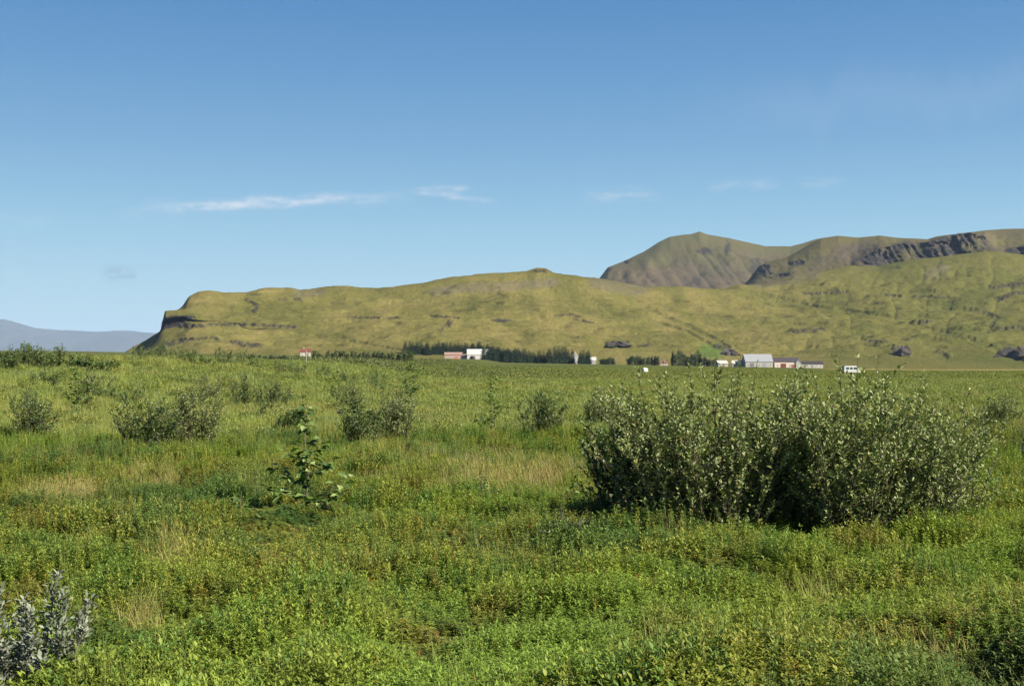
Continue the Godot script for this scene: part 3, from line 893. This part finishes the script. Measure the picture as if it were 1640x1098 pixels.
# a young poplar: every big leaf a part
var big_leaf := []
func make_big_leaf(l: float, w: float, col: Color, seed_: int) -> ArrayMesh:
	var mb := MB.new()
	rng.seed = seed_
	var out := [0.0, 0.06, 0.10, 0.62, 0.25, 0.96, 0.42, 1.0, 0.62, 0.74, 0.82, 0.36, 1.0, 0.0]
	for k in 6:
		var t0: float = out[k * 2]
		var t1: float = out[k * 2 + 2]
		var w0: float = out[k * 2 + 1] * w * 0.5
		var w1: float = out[k * 2 + 3] * w * 0.5
		var y0 := -0.22 * l * t0 * t0
		var y1 := -0.22 * l * t1 * t1
		for s in [-1.0, 1.0]:
			mb.quad(Vector3(0, y0, -l * t0), Vector3(0, y1, -l * t1), Vector3(s * w1, y1 + w1 * 0.28, -l * t1), Vector3(s * w0, y0 + w0 * 0.28, -l * t0), col)
	mb.tube(PackedVector3Array([Vector3(0, 0.01, l * 0.45), Vector3(0, 0, 0)]), 0.0025, 0.002, 3, Color(0.14, 0.15, 0.05))
	return mb.mesh(mat("poplar_leaf", 0.6, Color(0.6, 0.8, 0.25), 0.35))
func poplar(at: Vector3, h: float, branches: Array, leaves: int, size: float, label: String, called := "poplar_sapling", joined := false, group := "") -> Node3D:
	var o := thing(called, at, 0.0, label, "sapling", group)
	if big_leaf.is_empty():
		var keep := rng.state
		var tones := [Color(0.075, 0.13, 0.036), Color(0.11, 0.175, 0.042), Color(0.055, 0.095, 0.03), Color(0.22, 0.29, 0.11), Color(0.13, 0.2, 0.06)]
		for k in 5: big_leaf.append(make_big_leaf(1.0, 0.66, tones[k], 600 + k))
		rng.state = keep
	var st := MB.new()
	var bark := Color(0.12, 0.11, 0.08)
	var limbs := []
	var trunk := PackedVector3Array([Vector3(0, -0.1, 0), Vector3(0.03 * h, h * 0.35, 0.0), Vector3(0.0, h * 0.7, 0.02), Vector3(0.03 * h, h, 0)])
	st.tube(trunk, 0.004 + 0.006 * h, 0.003, 6, bark)
	for q in 6: limbs.append(trunk)
	part("trunk", st.mesh(mat("bark", 0.95)), o)
	for b in branches:      # [start height, side, forward, rise]
		var p0 := trunk[0].lerp(trunk[3], b[0])
		var e := p0 + Vector3(b[1], b[3], b[2])
		var lp := PackedVector3Array([p0, p0.lerp(e, 0.5) - Vector3(0, 0.06 * h * 0.5, 0), e])
		var bm := MB.new()
		bm.tube(lp, 0.006 * h, 0.002, 4, bark)
		part("branch", bm.mesh(mat("bark", 0.95)), o)
		limbs.append(lp); limbs.append(lp)
	var fo := MB.new()
	for k in leaves:
		var lp: PackedVector3Array = limbs[k % limbs.size()]
		var m := lp.size() - 1
		var f := r(0.18, 1.0) if m == 3 else pow(r(0.05, 1.0), 0.7)
		var kk := mini(int(f * m), m - 1)
		var b := lp[kk].lerp(lp[kk + 1], f * m - kk)
		var aa := r(0, TAU)
		var dir := Vector3(cos(aa), r(-0.5, 0.55), sin(aa)).normalized()
		var l := size * r(0.6, 1.15)
		var base := b + dir * l * 0.45
		if joined:
			var side := dir.cross(Vector3.UP).normalized()
			fo.leaf(base, dir, side, side.cross(dir), l, l * 0.66, 0.2, [Color(0.09, 0.15, 0.036), Color(0.125, 0.19, 0.042), Color(0.07, 0.115, 0.036), Color(0.19, 0.25, 0.1)][rng.randi() % 4])
		else:
			var lf := part("leaf", big_leaf[rng.randi() % 5], o, base)
			lf.basis = Basis.looking_at(dir, Vector3(r(-0.5, 0.5), 1, r(-0.5, 0.5))).scaled_local(Vector3.ONE * l)
	if joined:
		part("foliage", fo.mesh(mat("poplar_leaf", 0.6, Color(0.6, 0.8, 0.25), 0.35)), o).set_meta("kind", "stuff")
	return o

func build_shrubs() -> void:
	rng.seed = 123
	var willow := Color(0.155, 0.19, 0.07)
	var dusky := Color(0.082, 0.13, 0.036)
	# the big pair at the right
	shrub(at_depth(1148, 14.2), 2.95, 2.0, 2.3, 100, 440, 0.055, 0.025, willow * 1.2, "large dark willow shrub, left half of the big right-hand thicket")
	shrub(at_depth(1388, 13.8), 2.4, 1.8, 2.2, 74, 440, 0.055, 0.025, willow * 1.3, "large grey-green willow shrub, right half of the big right-hand thicket")
	shrub(at_depth(1505, 15.0), 1.1, 1.1, 1.9, 20, 300, 0.055, 0.023, willow * 1.25, "thin airy willow shrub at the big thicket's right end")
	shrub(at_depth(1010, 14.7), 1.0, 1.0, 1.85, 26, 320, 0.06, 0.026, dusky, "narrow dark willow shrub at the big thicket's left end")
	shrub(on_ground(912, 885), 0.6, 0.5, 0.66, 12, 60, 0.055, 0.025, Color(0.085, 0.12, 0.05), "small grey-leaved willow in the big thicket's shadow")
	shrub(on_ground(1655, 742), 0.9, 0.8, 1.05, 14, 110, 0.06, 0.025, dusky, "dark willow shrub cut off by the right edge beyond the big thicket")
	# scattered shrubs of the middle ground: column, row of base, width and height in columns, tint
	var mid := [[45, 705, 75, 78, dusky, "low bluish willow shrub nearest the left edge in the middle ground"],
		[235, 715, 90, 78, dusky, "left one of the joined dark shrubs on the left meadow"],
		[305, 714, 90, 92, willow, "right one of the joined dark shrubs on the left meadow"],
		[388, 655, 40, 52, dusky, "small upright shrub between the joined shrubs and the bushy one"],
		[436, 656, 58, 50, dusky, "rounded dark bush left of the loose-leaved sapling"],
		[466, 690, 40, 34, dusky, "small dark bush directly behind the foreground poplar sapling"],
		[585, 716, 74, 76, dusky, "dark spreading willow shrub, near half of the central pair"],
		[628, 704, 60, 84, willow, "taller grey willow shrub, far half of the central pair"],
		[872, 696, 68, 72, dusky, "round grey-green willow shrub standing alone left of the big thicket"],
		[962, 684, 48, 56, willow, "pale small willow shrub just behind the big thicket's left end"],
		[150, 640, 50, 50, willow, "grey shrub on the left rise above the forked sapling"],
		[330, 642, 44, 46, willow, "faint green shrub on the left rise behind the joined shrubs"],
		[560, 660, 36, 44, willow, "thin willow clump behind the central pair"],
		[1600, 690, 60, 60, willow, "low willow shrub beyond the big thicket on the right"]]
	for e in mid:
		var p := on_ground(e[0], e[1])
		var d := -p.z
		var hm := px_m(e[3] * 1.3, d)
		shrub(p, px_m(e[2], d) * 1.1, px_m(e[2], d) * 0.8, hm, int(12 + e[2] * 0.14), 240, 0.068, 0.03, e[4], e[5])
	for k in 16:
		var p := on_ground(r(20, 700), r(612, 672))
		var hm := px_m(r(24, 44), -p.z)
		shrub(p, hm * r(0.9, 1.5), hm, hm, 9, 70, 0.1, 0.045, Color(0.1, 0.155, 0.04) * r(0.8, 1.2), "small soft green willow tuft among the left meadow's larger shrubs", "small tufts on the left meadow")
	# thicket on the left skyline
	for k in 13:
		var px := -14.0 + k * 16.0 + r(-5, 5)
		var tall := [44, 46, 58, 60, 50, 58, 42, 56, 40, 42, 34, 32, 30]
		var p := at_depth(px, 78.0 + r(-6, 6))
		shrub(p, 1.35, 1.1, px_m(tall[k] * 0.82, 78), 12, 110, 0.13, 0.06, dusky, "dark willow shrub in the thicket on the left skyline", "thicket on the left skyline")
	for e in [[350, 24], [368, 28], [384, 22], [410, 20], [450, 22], [255, 20], [290, 18], [218, 17], [236, 15], [272, 14], [310, 17], [330, 15], [474, 18], [520, 20], [560, 16], [600, 18]]:
		shrub(at_depth(e[0], 108.0 + r(-8, 8)), 1.7, 1.2, px_m(e[1] + 11, 108), 10, 80, 0.12, 0.055, dusky * r(0.9, 1.25), "low dark shrub on the brow under the hill's left end", "shrubs on the brow")
	# saplings
	var sp := on_ground(488, 822)
	poplar(sp, 1.42, [[0.22, -0.46, 0.1, 0.1], [0.3, -0.42, -0.1, 0.24], [0.4, 0.34, 0.15, 0.2], [0.14, 0.56, 0.0, 0.36], [0.55, 0.2, -0.1, 0.22], [0.5, -0.26, 0.1, 0.2], [0.16, 0.55, 0.1, 0.12], [0.1, -0.2, 0.3, 0.06]], 299, 0.14, "young poplar sapling with big dark leaves in the left foreground")
	poplar(on_ground(790, 700), 1.75, [[0.2, -0.4, 0.0, 0.2], [0.35, 0.3, 0.1, 0.4], [0.5, -0.25, 0, 0.3], [0.3, -0.3, 0.2, 0.1]], 190, 0.15, "tall thin poplar sapling between the central pair and round shrub", "poplar_sapling", true)
	poplar(on_ground(655, 672), 2.6, [[0.4, 0.5, 0.0, 0.5], [0.5, -0.4, 0.1, 0.5], [0.6, 0.5, 0, 0.4]], 190, 0.19, "tall loose-leaved poplar sapling behind the central willow pair", "poplar_sapling", true)
	poplar(on_ground(537, 672), 2.1, [[0.4, 0.3, 0.0, 0.4], [0.5, -0.3, 0.1, 0.3]], 110, 0.16, "sparse poplar sapling between the rounded bush and central pair", "poplar_sapling", true)
	poplar(on_ground(120, 674), 1.9, [[0.35, -0.5, 0.0, 0.4], [0.4, 0.45, 0.1, 0.4], [0.6, 0.6, 0.0, 0.2]], 170, 0.19, "forked poplar sapling with clumped leaves on the left rise", "poplar_sapling", true)
	poplar(on_ground(925, 815), 0.62, [[0.5, 0.1, 0.0, 0.1], [0.4, -0.12, 0.1, 0.12]], 22, 0.11, "tiny poplar shoot standing left of the big thicket")
	poplar(on_ground(772, 806), 0.42, [[0.4, 0.22, 0.0, 0.1], [0.3, -0.24, 0.0, 0.08]], 26, 0.085, "tiny leafy shoot in the dry grass at the centre")
	poplar(on_ground(385, 835), 0.36, [[0.3, 0.2, 0.0, 0.1]], 18, 0.1, "tiny dark-leaved shoot left of the poplar sapling")
	# silver-leaved willow in the near left corner, each leaf a part
	silver_willow(at_depth(38, 7.2))

func silver_willow(at: Vector3) -> void:
	var o := thing("silver_willow", at, 0.0, "low silvery woolly willow in the near left corner", "shrub")
	var lm := []
	for k in 4:
		var mb := MB.new()
		var f: float = [1.0, 0.8, 1.2, 0.62][k]
		var c := Color(0.18, 0.205, 0.16) * f
		for s in [-1.0, 1.0]:
			var rim := [Vector3(0, 0, 0), Vector3(s * 0.2, 0.05, -0.22), Vector3(s * 0.26, 0.05, -0.52), Vector3(s * 0.14, 0.0, -0.82), Vector3(0, -0.06, -1.0)]
			for q in 4: mb.tri(Vector3(0, -0.01, -0.5), rim[q], rim[q + 1], c)
		lm.append(mb.mesh(mat("felted_leaf", 0.8, Color(0.2, 0.22, 0.18), 0.2)))
	var fo := MB.new()
	# stems: foot x, tip x, tip height, tip forward
	for s in [[-0.3, -0.42, 0.58, 0.05], [-0.25, -0.3, 0.66, 0.0], [-0.15, -0.14, 0.8, 0.1], [-0.1, -0.04, 0.62, -0.1], [0.0, 0.08, 0.6, 0.1], [0.05, 0.2, 0.8, 0.0], [0.08, 0.27, 0.68, 0.08], [0.1, 0.36, 0.62, -0.1], [0.08, 0.4, 0.48, 0.1],
		[0.05, 0.32, 0.46, 0.2], [0.0, 0.16, 0.48, 0.28], [-0.1, 0.0, 0.44, 0.32], [-0.2, -0.12, 0.5, 0.25], [-0.25, -0.28, 0.45, 0.25], [0.0, 0.24, 0.36, 0.34], [-0.1, -0.02, 0.3, 0.4]]:
		var a := Vector3(s[0], -0.05, 0.0)
		var b := Vector3(s[1], s[2], s[3])
		var pts := PackedVector3Array([a, a.lerp(b, 0.5) + Vector3(r(-0.03, 0.03), 0, r(-0.03, 0.03)), b])
		var mb := MB.new()
		mb.tube(pts, 0.007, 0.003, 5, Color(0.14, 0.12, 0.10))
		part("stem", mb.mesh(mat("bark", 0.95)), o)
		for k in 18:
			var f := 0.3 + 0.7 * k / 17.0
			var p := pts[0].lerp(pts[1], f * 2.0) if f < 0.5 else pts[1].lerp(pts[2], f * 2.0 - 1.0)
			var aa := k * 2.4 + r(-0.4, 0.4)
			var dir := Vector3(cos(aa), r(0.1, 1.0) + f * 0.6, sin(aa)).normalized()
			var lf := part("leaf", lm[rng.randi() % 4], o, p)
			lf.basis = Basis.looking_at(dir, Vector3(0.1, 1, 0.05)).scaled_local(Vector3.ONE * r(0.032, 0.054))
		for k in 210:
			var f := r(0.12, 1.0)
			var p := pts[0].lerp(pts[1], f * 2.0) if f < 0.5 else pts[1].lerp(pts[2], f * 2.0 - 1.0)
			var tw := Vector3(r(-1, 1), r(-0.2, 1), r(-1, 1)).normalized()
			var dir := (tw + Vector3(r(-0.6, 0.6), r(0, 0.8), r(-0.6, 0.6))).normalized()
			var side := dir.cross(Vector3(r(-0.4, 0.4), 1, r(-0.4, 0.4))).normalized()
			fo.leaf(p + tw * r(0.02, 0.17) * (1.2 - f), dir, side, side.cross(dir), r(0.03, 0.052), r(0.018, 0.03), 0.15, Color(0.175, 0.2, 0.155) * r(0.6, 1.2))
	part("foliage", fo.mesh(mat("felted_leaf")), o).set_meta("kind", "stuff")

# ---------------------------------------------------------------- meadow
func herb(stems: int, spread: float, h0: float, h1: float, kind: int) -> ArrayMesh:
	var mb := MB.new()
	for s in stems:
		var a := r(0, TAU)
		var rad := sqrt(rng.randf()) * spread
		var f := Vector3(cos(a) * rad, -0.03, sin(a) * rad)
		var h := r(h0, h1) * (1.0 - 0.35 * rad / spread)
		var lean := Vector3(cos(a) * rad * 0.6 + r(-0.05, 0.05), 0, sin(a) * rad * 0.6 + r(-0.05, 0.05))
		var tone := r(0.85, 1.15)
		var turned := rng.randf()
		var c0 := Color(1, 1, 1) * tone
		if turned < 0.05: c0 = Color(1.6, 1.1, 0.85) * tone
		elif turned < 0.065: c0 = Color(1.6, 0.6, 0.75) * tone
		var n := 9
		mb.blade(f, lean * 0.8, h * 0.6, 0.003, c0 * Color(0.9, 0.75, 0.8))
		for k in n:
			var t := 0.2 + 0.8 * k / (n - 1.0)
			var p := f + Vector3.UP * h * t + lean * h * t * t
			var m := 5 if kind == 0 else 2
			for q in m:
				var aa := q * TAU / m + k * 1.9 + r(-0.3, 0.3)
				var dir := Vector3(cos(aa), r(0.0, 0.9), sin(aa)).normalized()
				var side := dir.cross(Vector3.UP).normalized()
				var l := r(0.036, 0.062) * (1.15 - 0.5 * t) if kind == 0 else r(0.045, 0.075) * (1.2 - 0.5 * t)
				var w := l * (0.3 if kind == 0 else 0.55)
				var c := c0 * r(0.8, 1.2)
				c.a = 1.0
				mb.leaf(p, dir, side, side.cross(dir), l, w, 0.2, c)
	return mb.mesh(mat("herb_leaf", 0.55, Color(0.7, 0.75, 0.3), 0.35))
func tuft(blades: int, spread: float, h0: float, h1: float, w: float, seed_heads: bool) -> ArrayMesh:
	var mb := MB.new()
	for s in blades:
		var a := r(0, TAU)
		var rad := sqrt(rng.randf()) * spread
		var f := Vector3(cos(a) * rad, -0.04, sin(a) * rad)
		var b := r(0, TAU)
		var lean := Vector3(cos(b), 0, sin(b)) * r(0.1, 0.55)
		var c := Color(1, 1, 1) * r(0.7, 1.3)
		c.a = 1.0
		var h := r(h0, h1)
		mb.blade(f, lean, h, w, c)
		if seed_heads and s % 4 == 0:
			var tip := f + Vector3.UP * h * (1.0 - 0.25 * lean.length()) + lean * h
			mb.leaf(tip - Vector3(0, 0.03, 0), (Vector3.UP + lean).normalized(), Vector3(sin(b), 0, -cos(b)), lean.normalized(), 0.085, 0.007, 0.3, Color(1.2, 1.02, 0.9) * r(0.8, 1.1))
	return mb.mesh(mat("grass_blade", 0.6, Color(0.4, 0.42, 0.2), 0.3))
var lots := {}
func sow(kind: String, t: Transform3D, c: Color) -> void:
	if not lots.has(kind): lots[kind] = [[], []]
	c.a = 1.0
	lots[kind][0].append(t); lots[kind][1].append(c)

func dry_at(px: float, py: float) -> float:
	var d := 0.0
	for b in [[820, 745, 170, 38, 0.95], [620, 720, 120, 40, 0.6], [100, 780, 70, 28, 0.9], [240, 750, 60, 25, 0.7], [440, 690, 60, 20, 0.5], [290, 885, 45, 35, 0.8], [225, 965, 22, 22, 0.9], [1500, 1045, 60, 30, 0.6], [1290, 920, 60, 35, 0.5], [880, 1070, 60, 30, 0.4], [850, 860, 50, 25, 0.5], [700, 690, 180, 30, 0.35]]:
		var e := Vector2((px - b[0]) / b[2], (py - b[1]) / b[3]).length()
		d = maxf(d, b[4] * (1.0 - smoothstep(0.5, 1.25, e)))
	return d

func build_meadow() -> void:
	rng.seed = 321
	var kit := {}
	for k in 5: kit["fine_%d" % k] = herb(9, 0.14, 0.18, 0.34, 0)
	for k in 3: kit["leafy_%d" % k] = herb(9, 0.15, 0.16, 0.30, 1)
	for k in 3: kit["grass_%d" % k] = tuft(46, 0.14, 0.25, 0.5, 0.006, k == 2)
	for k in 3: kit["midgrass_%d" % k] = tuft(110, 0.55, 0.25, 0.5, 0.02, false)
	for k in 3: kit["midherb_%d" % k] = midherb(0.5)
	for k in 3: kit["farscrub_%d" % k] = farscrub()
	var sapling := on_ground(488, 822)      # plants stay low round the poplar sapling
	var greens := [Color(0.168, 0.255, 0.042), Color(0.21, 0.275, 0.044), Color(0.125, 0.215, 0.044), Color(0.235, 0.27, 0.05), Color(0.108, 0.185, 0.05)]
	var d := 3.2
	while d < 620.0:
		var s := 0.0098 * d + 0.012
		var half := 0.6 * d + 2.5
		var x := -half
		while x < half:
			var xx := x + r(-0.5, 0.5) * s
			var zz := -(d + r(-0.5, 0.5) * s)
			x += s
			var px := HX - xx / zz * F
			var g := ground(xx, zz)
			var py := HY - (g + 0.2 - EYE) / -zz * F
			var n1 := 0.8 * n_patch.get_noise_2d(xx * 9.0, zz * 9.0) + 0.7 * n_patch.get_noise_2d(xx * 21.0 + 9.0, zz * 21.0)           # lumps a metre or two wide
			var n2 := n_patch.get_noise_2d(xx * 2.2 + 50.0, zz * 2.2)    # stands of one plant
			var n3 := n_patch.get_noise_2d(xx * 0.6 - 150.0, zz * 0.8)
			var dry := dry_at(px, py) if d < 45.0 else 0.0
			dry = dry * 0.6 + 0.4 * n3 + r(-0.3, 0.3)
			var mound := clampf(-n_mound.get_noise_2d(xx, zz), 0.0, 1.0)     # 1 at the heart, falling to 0
			var stand := n_stand.get_noise_2d(xx, zz) * 0.5 + 0.5
			var turn := Basis(Vector3.UP, r(0, TAU))
			var c: Color = greens[int(clampf((n2 * 0.9 + 0.25 + 0.5 * stand + r(-0.12, 0.12)) * 5.0, 0.0, 4.0))]
			c = c.lerp(Color(0.25, 0.22, 0.045), clampf(0.05 + 0.7 * n3 + n1 * 0.25, 0.0, 0.4))
			var n4 := n_patch.get_noise_2d(xx * 12.0 - 400.0, zz * 12.0)
			if d < 34.0: c = c.lerp(Color(0.27, 0.15, 0.055), clampf((n4 - 0.28) * 2.0, 0.0, 0.33))      # reddening herbs
			c *= 1.0 - 0.2 * clampf((n_patch.get_noise_2d(xx * 14.0 + 700.0, zz * 14.0) - 0.1) * 3.0, 0.0, 1.0)      # stands of a darker plant
			c *= r(0.85, 1.15)
			var at := Vector3(xx, g, zz)
			if d < 34.0:
				if dry > 0.42 + r(-0.18, 0.18):
					c = c.lerp(Color(0.30, 0.225, 0.10) * r(0.75, 1.1), clampf(dry * 0.9, 0.2, 0.9))
					var sc := r(0.7, 1.05) * (0.8 + 0.5 * n1)
					if rng.randf() < 0.75: sow("grass_%d" % (rng.randi() % 3), Transform3D(turn.scaled(Vector3(1.15, sc, 1.15)), at), c)
					else: sow("fine_%d" % (rng.randi() % 5), Transform3D(turn.scaled(Vector3.ONE * 0.7), at), c)
				else:
					var sc := clampf((0.4 + 1.1 * smoothstep(0.1, 0.8, mound)) * (0.75 + 0.5 * stand) + 0.5 * n1 + r(-0.12, 0.12), 0.22, 1.7)
					if Vector2(xx - sapling.x, (zz - sapling.z) * 0.5 - 0.4).length() < 0.95: sc = minf(sc, 0.55)
					if mound < 0.3 and rng.randf() < 0.45: continue
					var q := rng.randf()
					if q < 0.025 + 0.1 * smoothstep(14.0, 30.0, d): sow("grass_%d" % (rng.randi() % 2), Transform3D(turn.scaled(Vector3(1, sc * 0.85, 1)), at), c.lerp(Color(0.16, 0.165, 0.045), 0.5))
					elif q < 0.08 + 0.32 * smoothstep(0.45, 0.75, stand): sow("leafy_%d" % (rng.randi() % 3), Transform3D(turn.scaled(Vector3(1, sc, 1)), at), c * 0.85)
					else: sow("fine_%d" % (rng.randi() % 5), Transform3D(turn.scaled(Vector3(1, sc, 1)), at), c)
			elif d < 190.0:
				c = c.lerp(Color(0.168, 0.178, 0.06), 0.5)
				if dry > 0.35: c = c.lerp(Color(0.27, 0.21, 0.09), clampf(dry * 0.6, 0.0, 0.6))
				var w := s * 1.35
				var hv := clampf(0.85 + 0.8 * n1 + r(-0.2, 0.2), 0.4, 1.4)
				if rng.randf() < 0.45: sow("midherb_%d" % (rng.randi() % 3), Transform3D(turn.scaled(Vector3(w, hv, w)), at), c)
				else: sow("midgrass_%d" % (rng.randi() % 3), Transform3D(turn.scaled(Vector3(w, hv, w)), at), c)
			else:
				if rng.randf() < 0.4 or (d > 470.0 and px > 1240.0): continue
				var w := s * 0.42
				c = c.lerp(Color(0.16, 0.165, 0.055), 0.65)
				var bush := clampf(n_patch.get_noise_2d(xx * 0.5, zz * 0.9 + 33.0) * 3.0 - 0.2, 0.0, 1.0) * smoothstep(60.0, -40.0, xx)
				sow("farscrub_%d" % (rng.randi() % 3), Transform3D(turn.scaled(Vector3(w, r(0.5, 1.1) + bush * r(0.5, 2.2), w)), at), c.lerp(Color(0.09, 0.115, 0.045), bush * 0.8))
		d += s
	var told := {"fine": ["feathery_herbs", "feathery yellow-green herbs covering the foreground", "herbs"], "leafy": ["leafy_herbs", "broad-leaved green herbs among the foreground plants", "herbs"], "grass": ["meadow_grass", "green and straw-coloured grass tufts in the foreground", "grass"],
		"midgrass": ["meadow_grass", "olive grass of the middle ground", "grass"], "midherb": ["meadow_herbs", "green herbs of the middle ground meadow", "herbs"], "farscrub": ["ground_cover", "low green ground cover on the far plain", "ground cover"]}
	var total := 0
	for kind in lots:
		var mm := MultiMesh.new()
		mm.transform_format = MultiMesh.TRANSFORM_3D
		mm.use_colors = true
		mm.mesh = kit[kind]
		var ts: Array = lots[kind][0]
		mm.instance_count = ts.size()
		total += ts.size()
		for k in ts.size():
			mm.set_instance_transform(k, ts[k])
			mm.set_instance_color(k, lots[kind][1][k])
		var e: Array = told[kind.get_slice("_", 0)]
		var o := MultiMeshInstance3D.new()
		o.name = numbered(e[0])
		o.multimesh = mm
		add_child(o)
		tag(o, e[1], e[2], "", "stuff")
	print("copies ", total)
func midherb(rad: float) -> ArrayMesh:
	var mb := MB.new()
	for s in 150:
		var a := r(0, TAU)
		var q := sqrt(rng.randf()) * rad
		var h := r(0.05, 0.36) * (1.0 - 0.4 * q / rad)
		var p := Vector3(cos(a) * q, h, sin(a) * q)
		var aa := r(0, TAU)
		var dir := Vector3(cos(aa), r(0.0, 1.2), sin(aa)).normalized()
		var side := dir.cross(Vector3.UP).normalized()
		var c := Color(1, 1, 1) * r(0.7, 1.3)
		c.a = 1.0
		mb.leaf(p, dir, side, side.cross(dir), r(0.08, 0.15), r(0.03, 0.06), 0.2, c)
	return mb.mesh(mat("herb_leaf"))
func farscrub() -> ArrayMesh:
	var mb := MB.new()
	for s in 130:
		var a := r(0, TAU)
		var q := sqrt(rng.randf()) * 1.6
		var p := Vector3(cos(a) * q, r(0.0, 0.3), sin(a) * q)
		var aa := r(0, TAU)
		var dir := Vector3(cos(aa), r(0.2, 1.5), sin(aa)).normalized()
		var side := dir.cross(Vector3.UP).normalized()
		var c := Color(1, 1, 1) * r(0.7, 1.3)
		c.a = 1.0
		mb.leaf(p, dir, side, side.cross(dir), r(0.2, 0.35), r(0.08, 0.16), 0.2, c)
	return mb.mesh(mat("herb_leaf"))
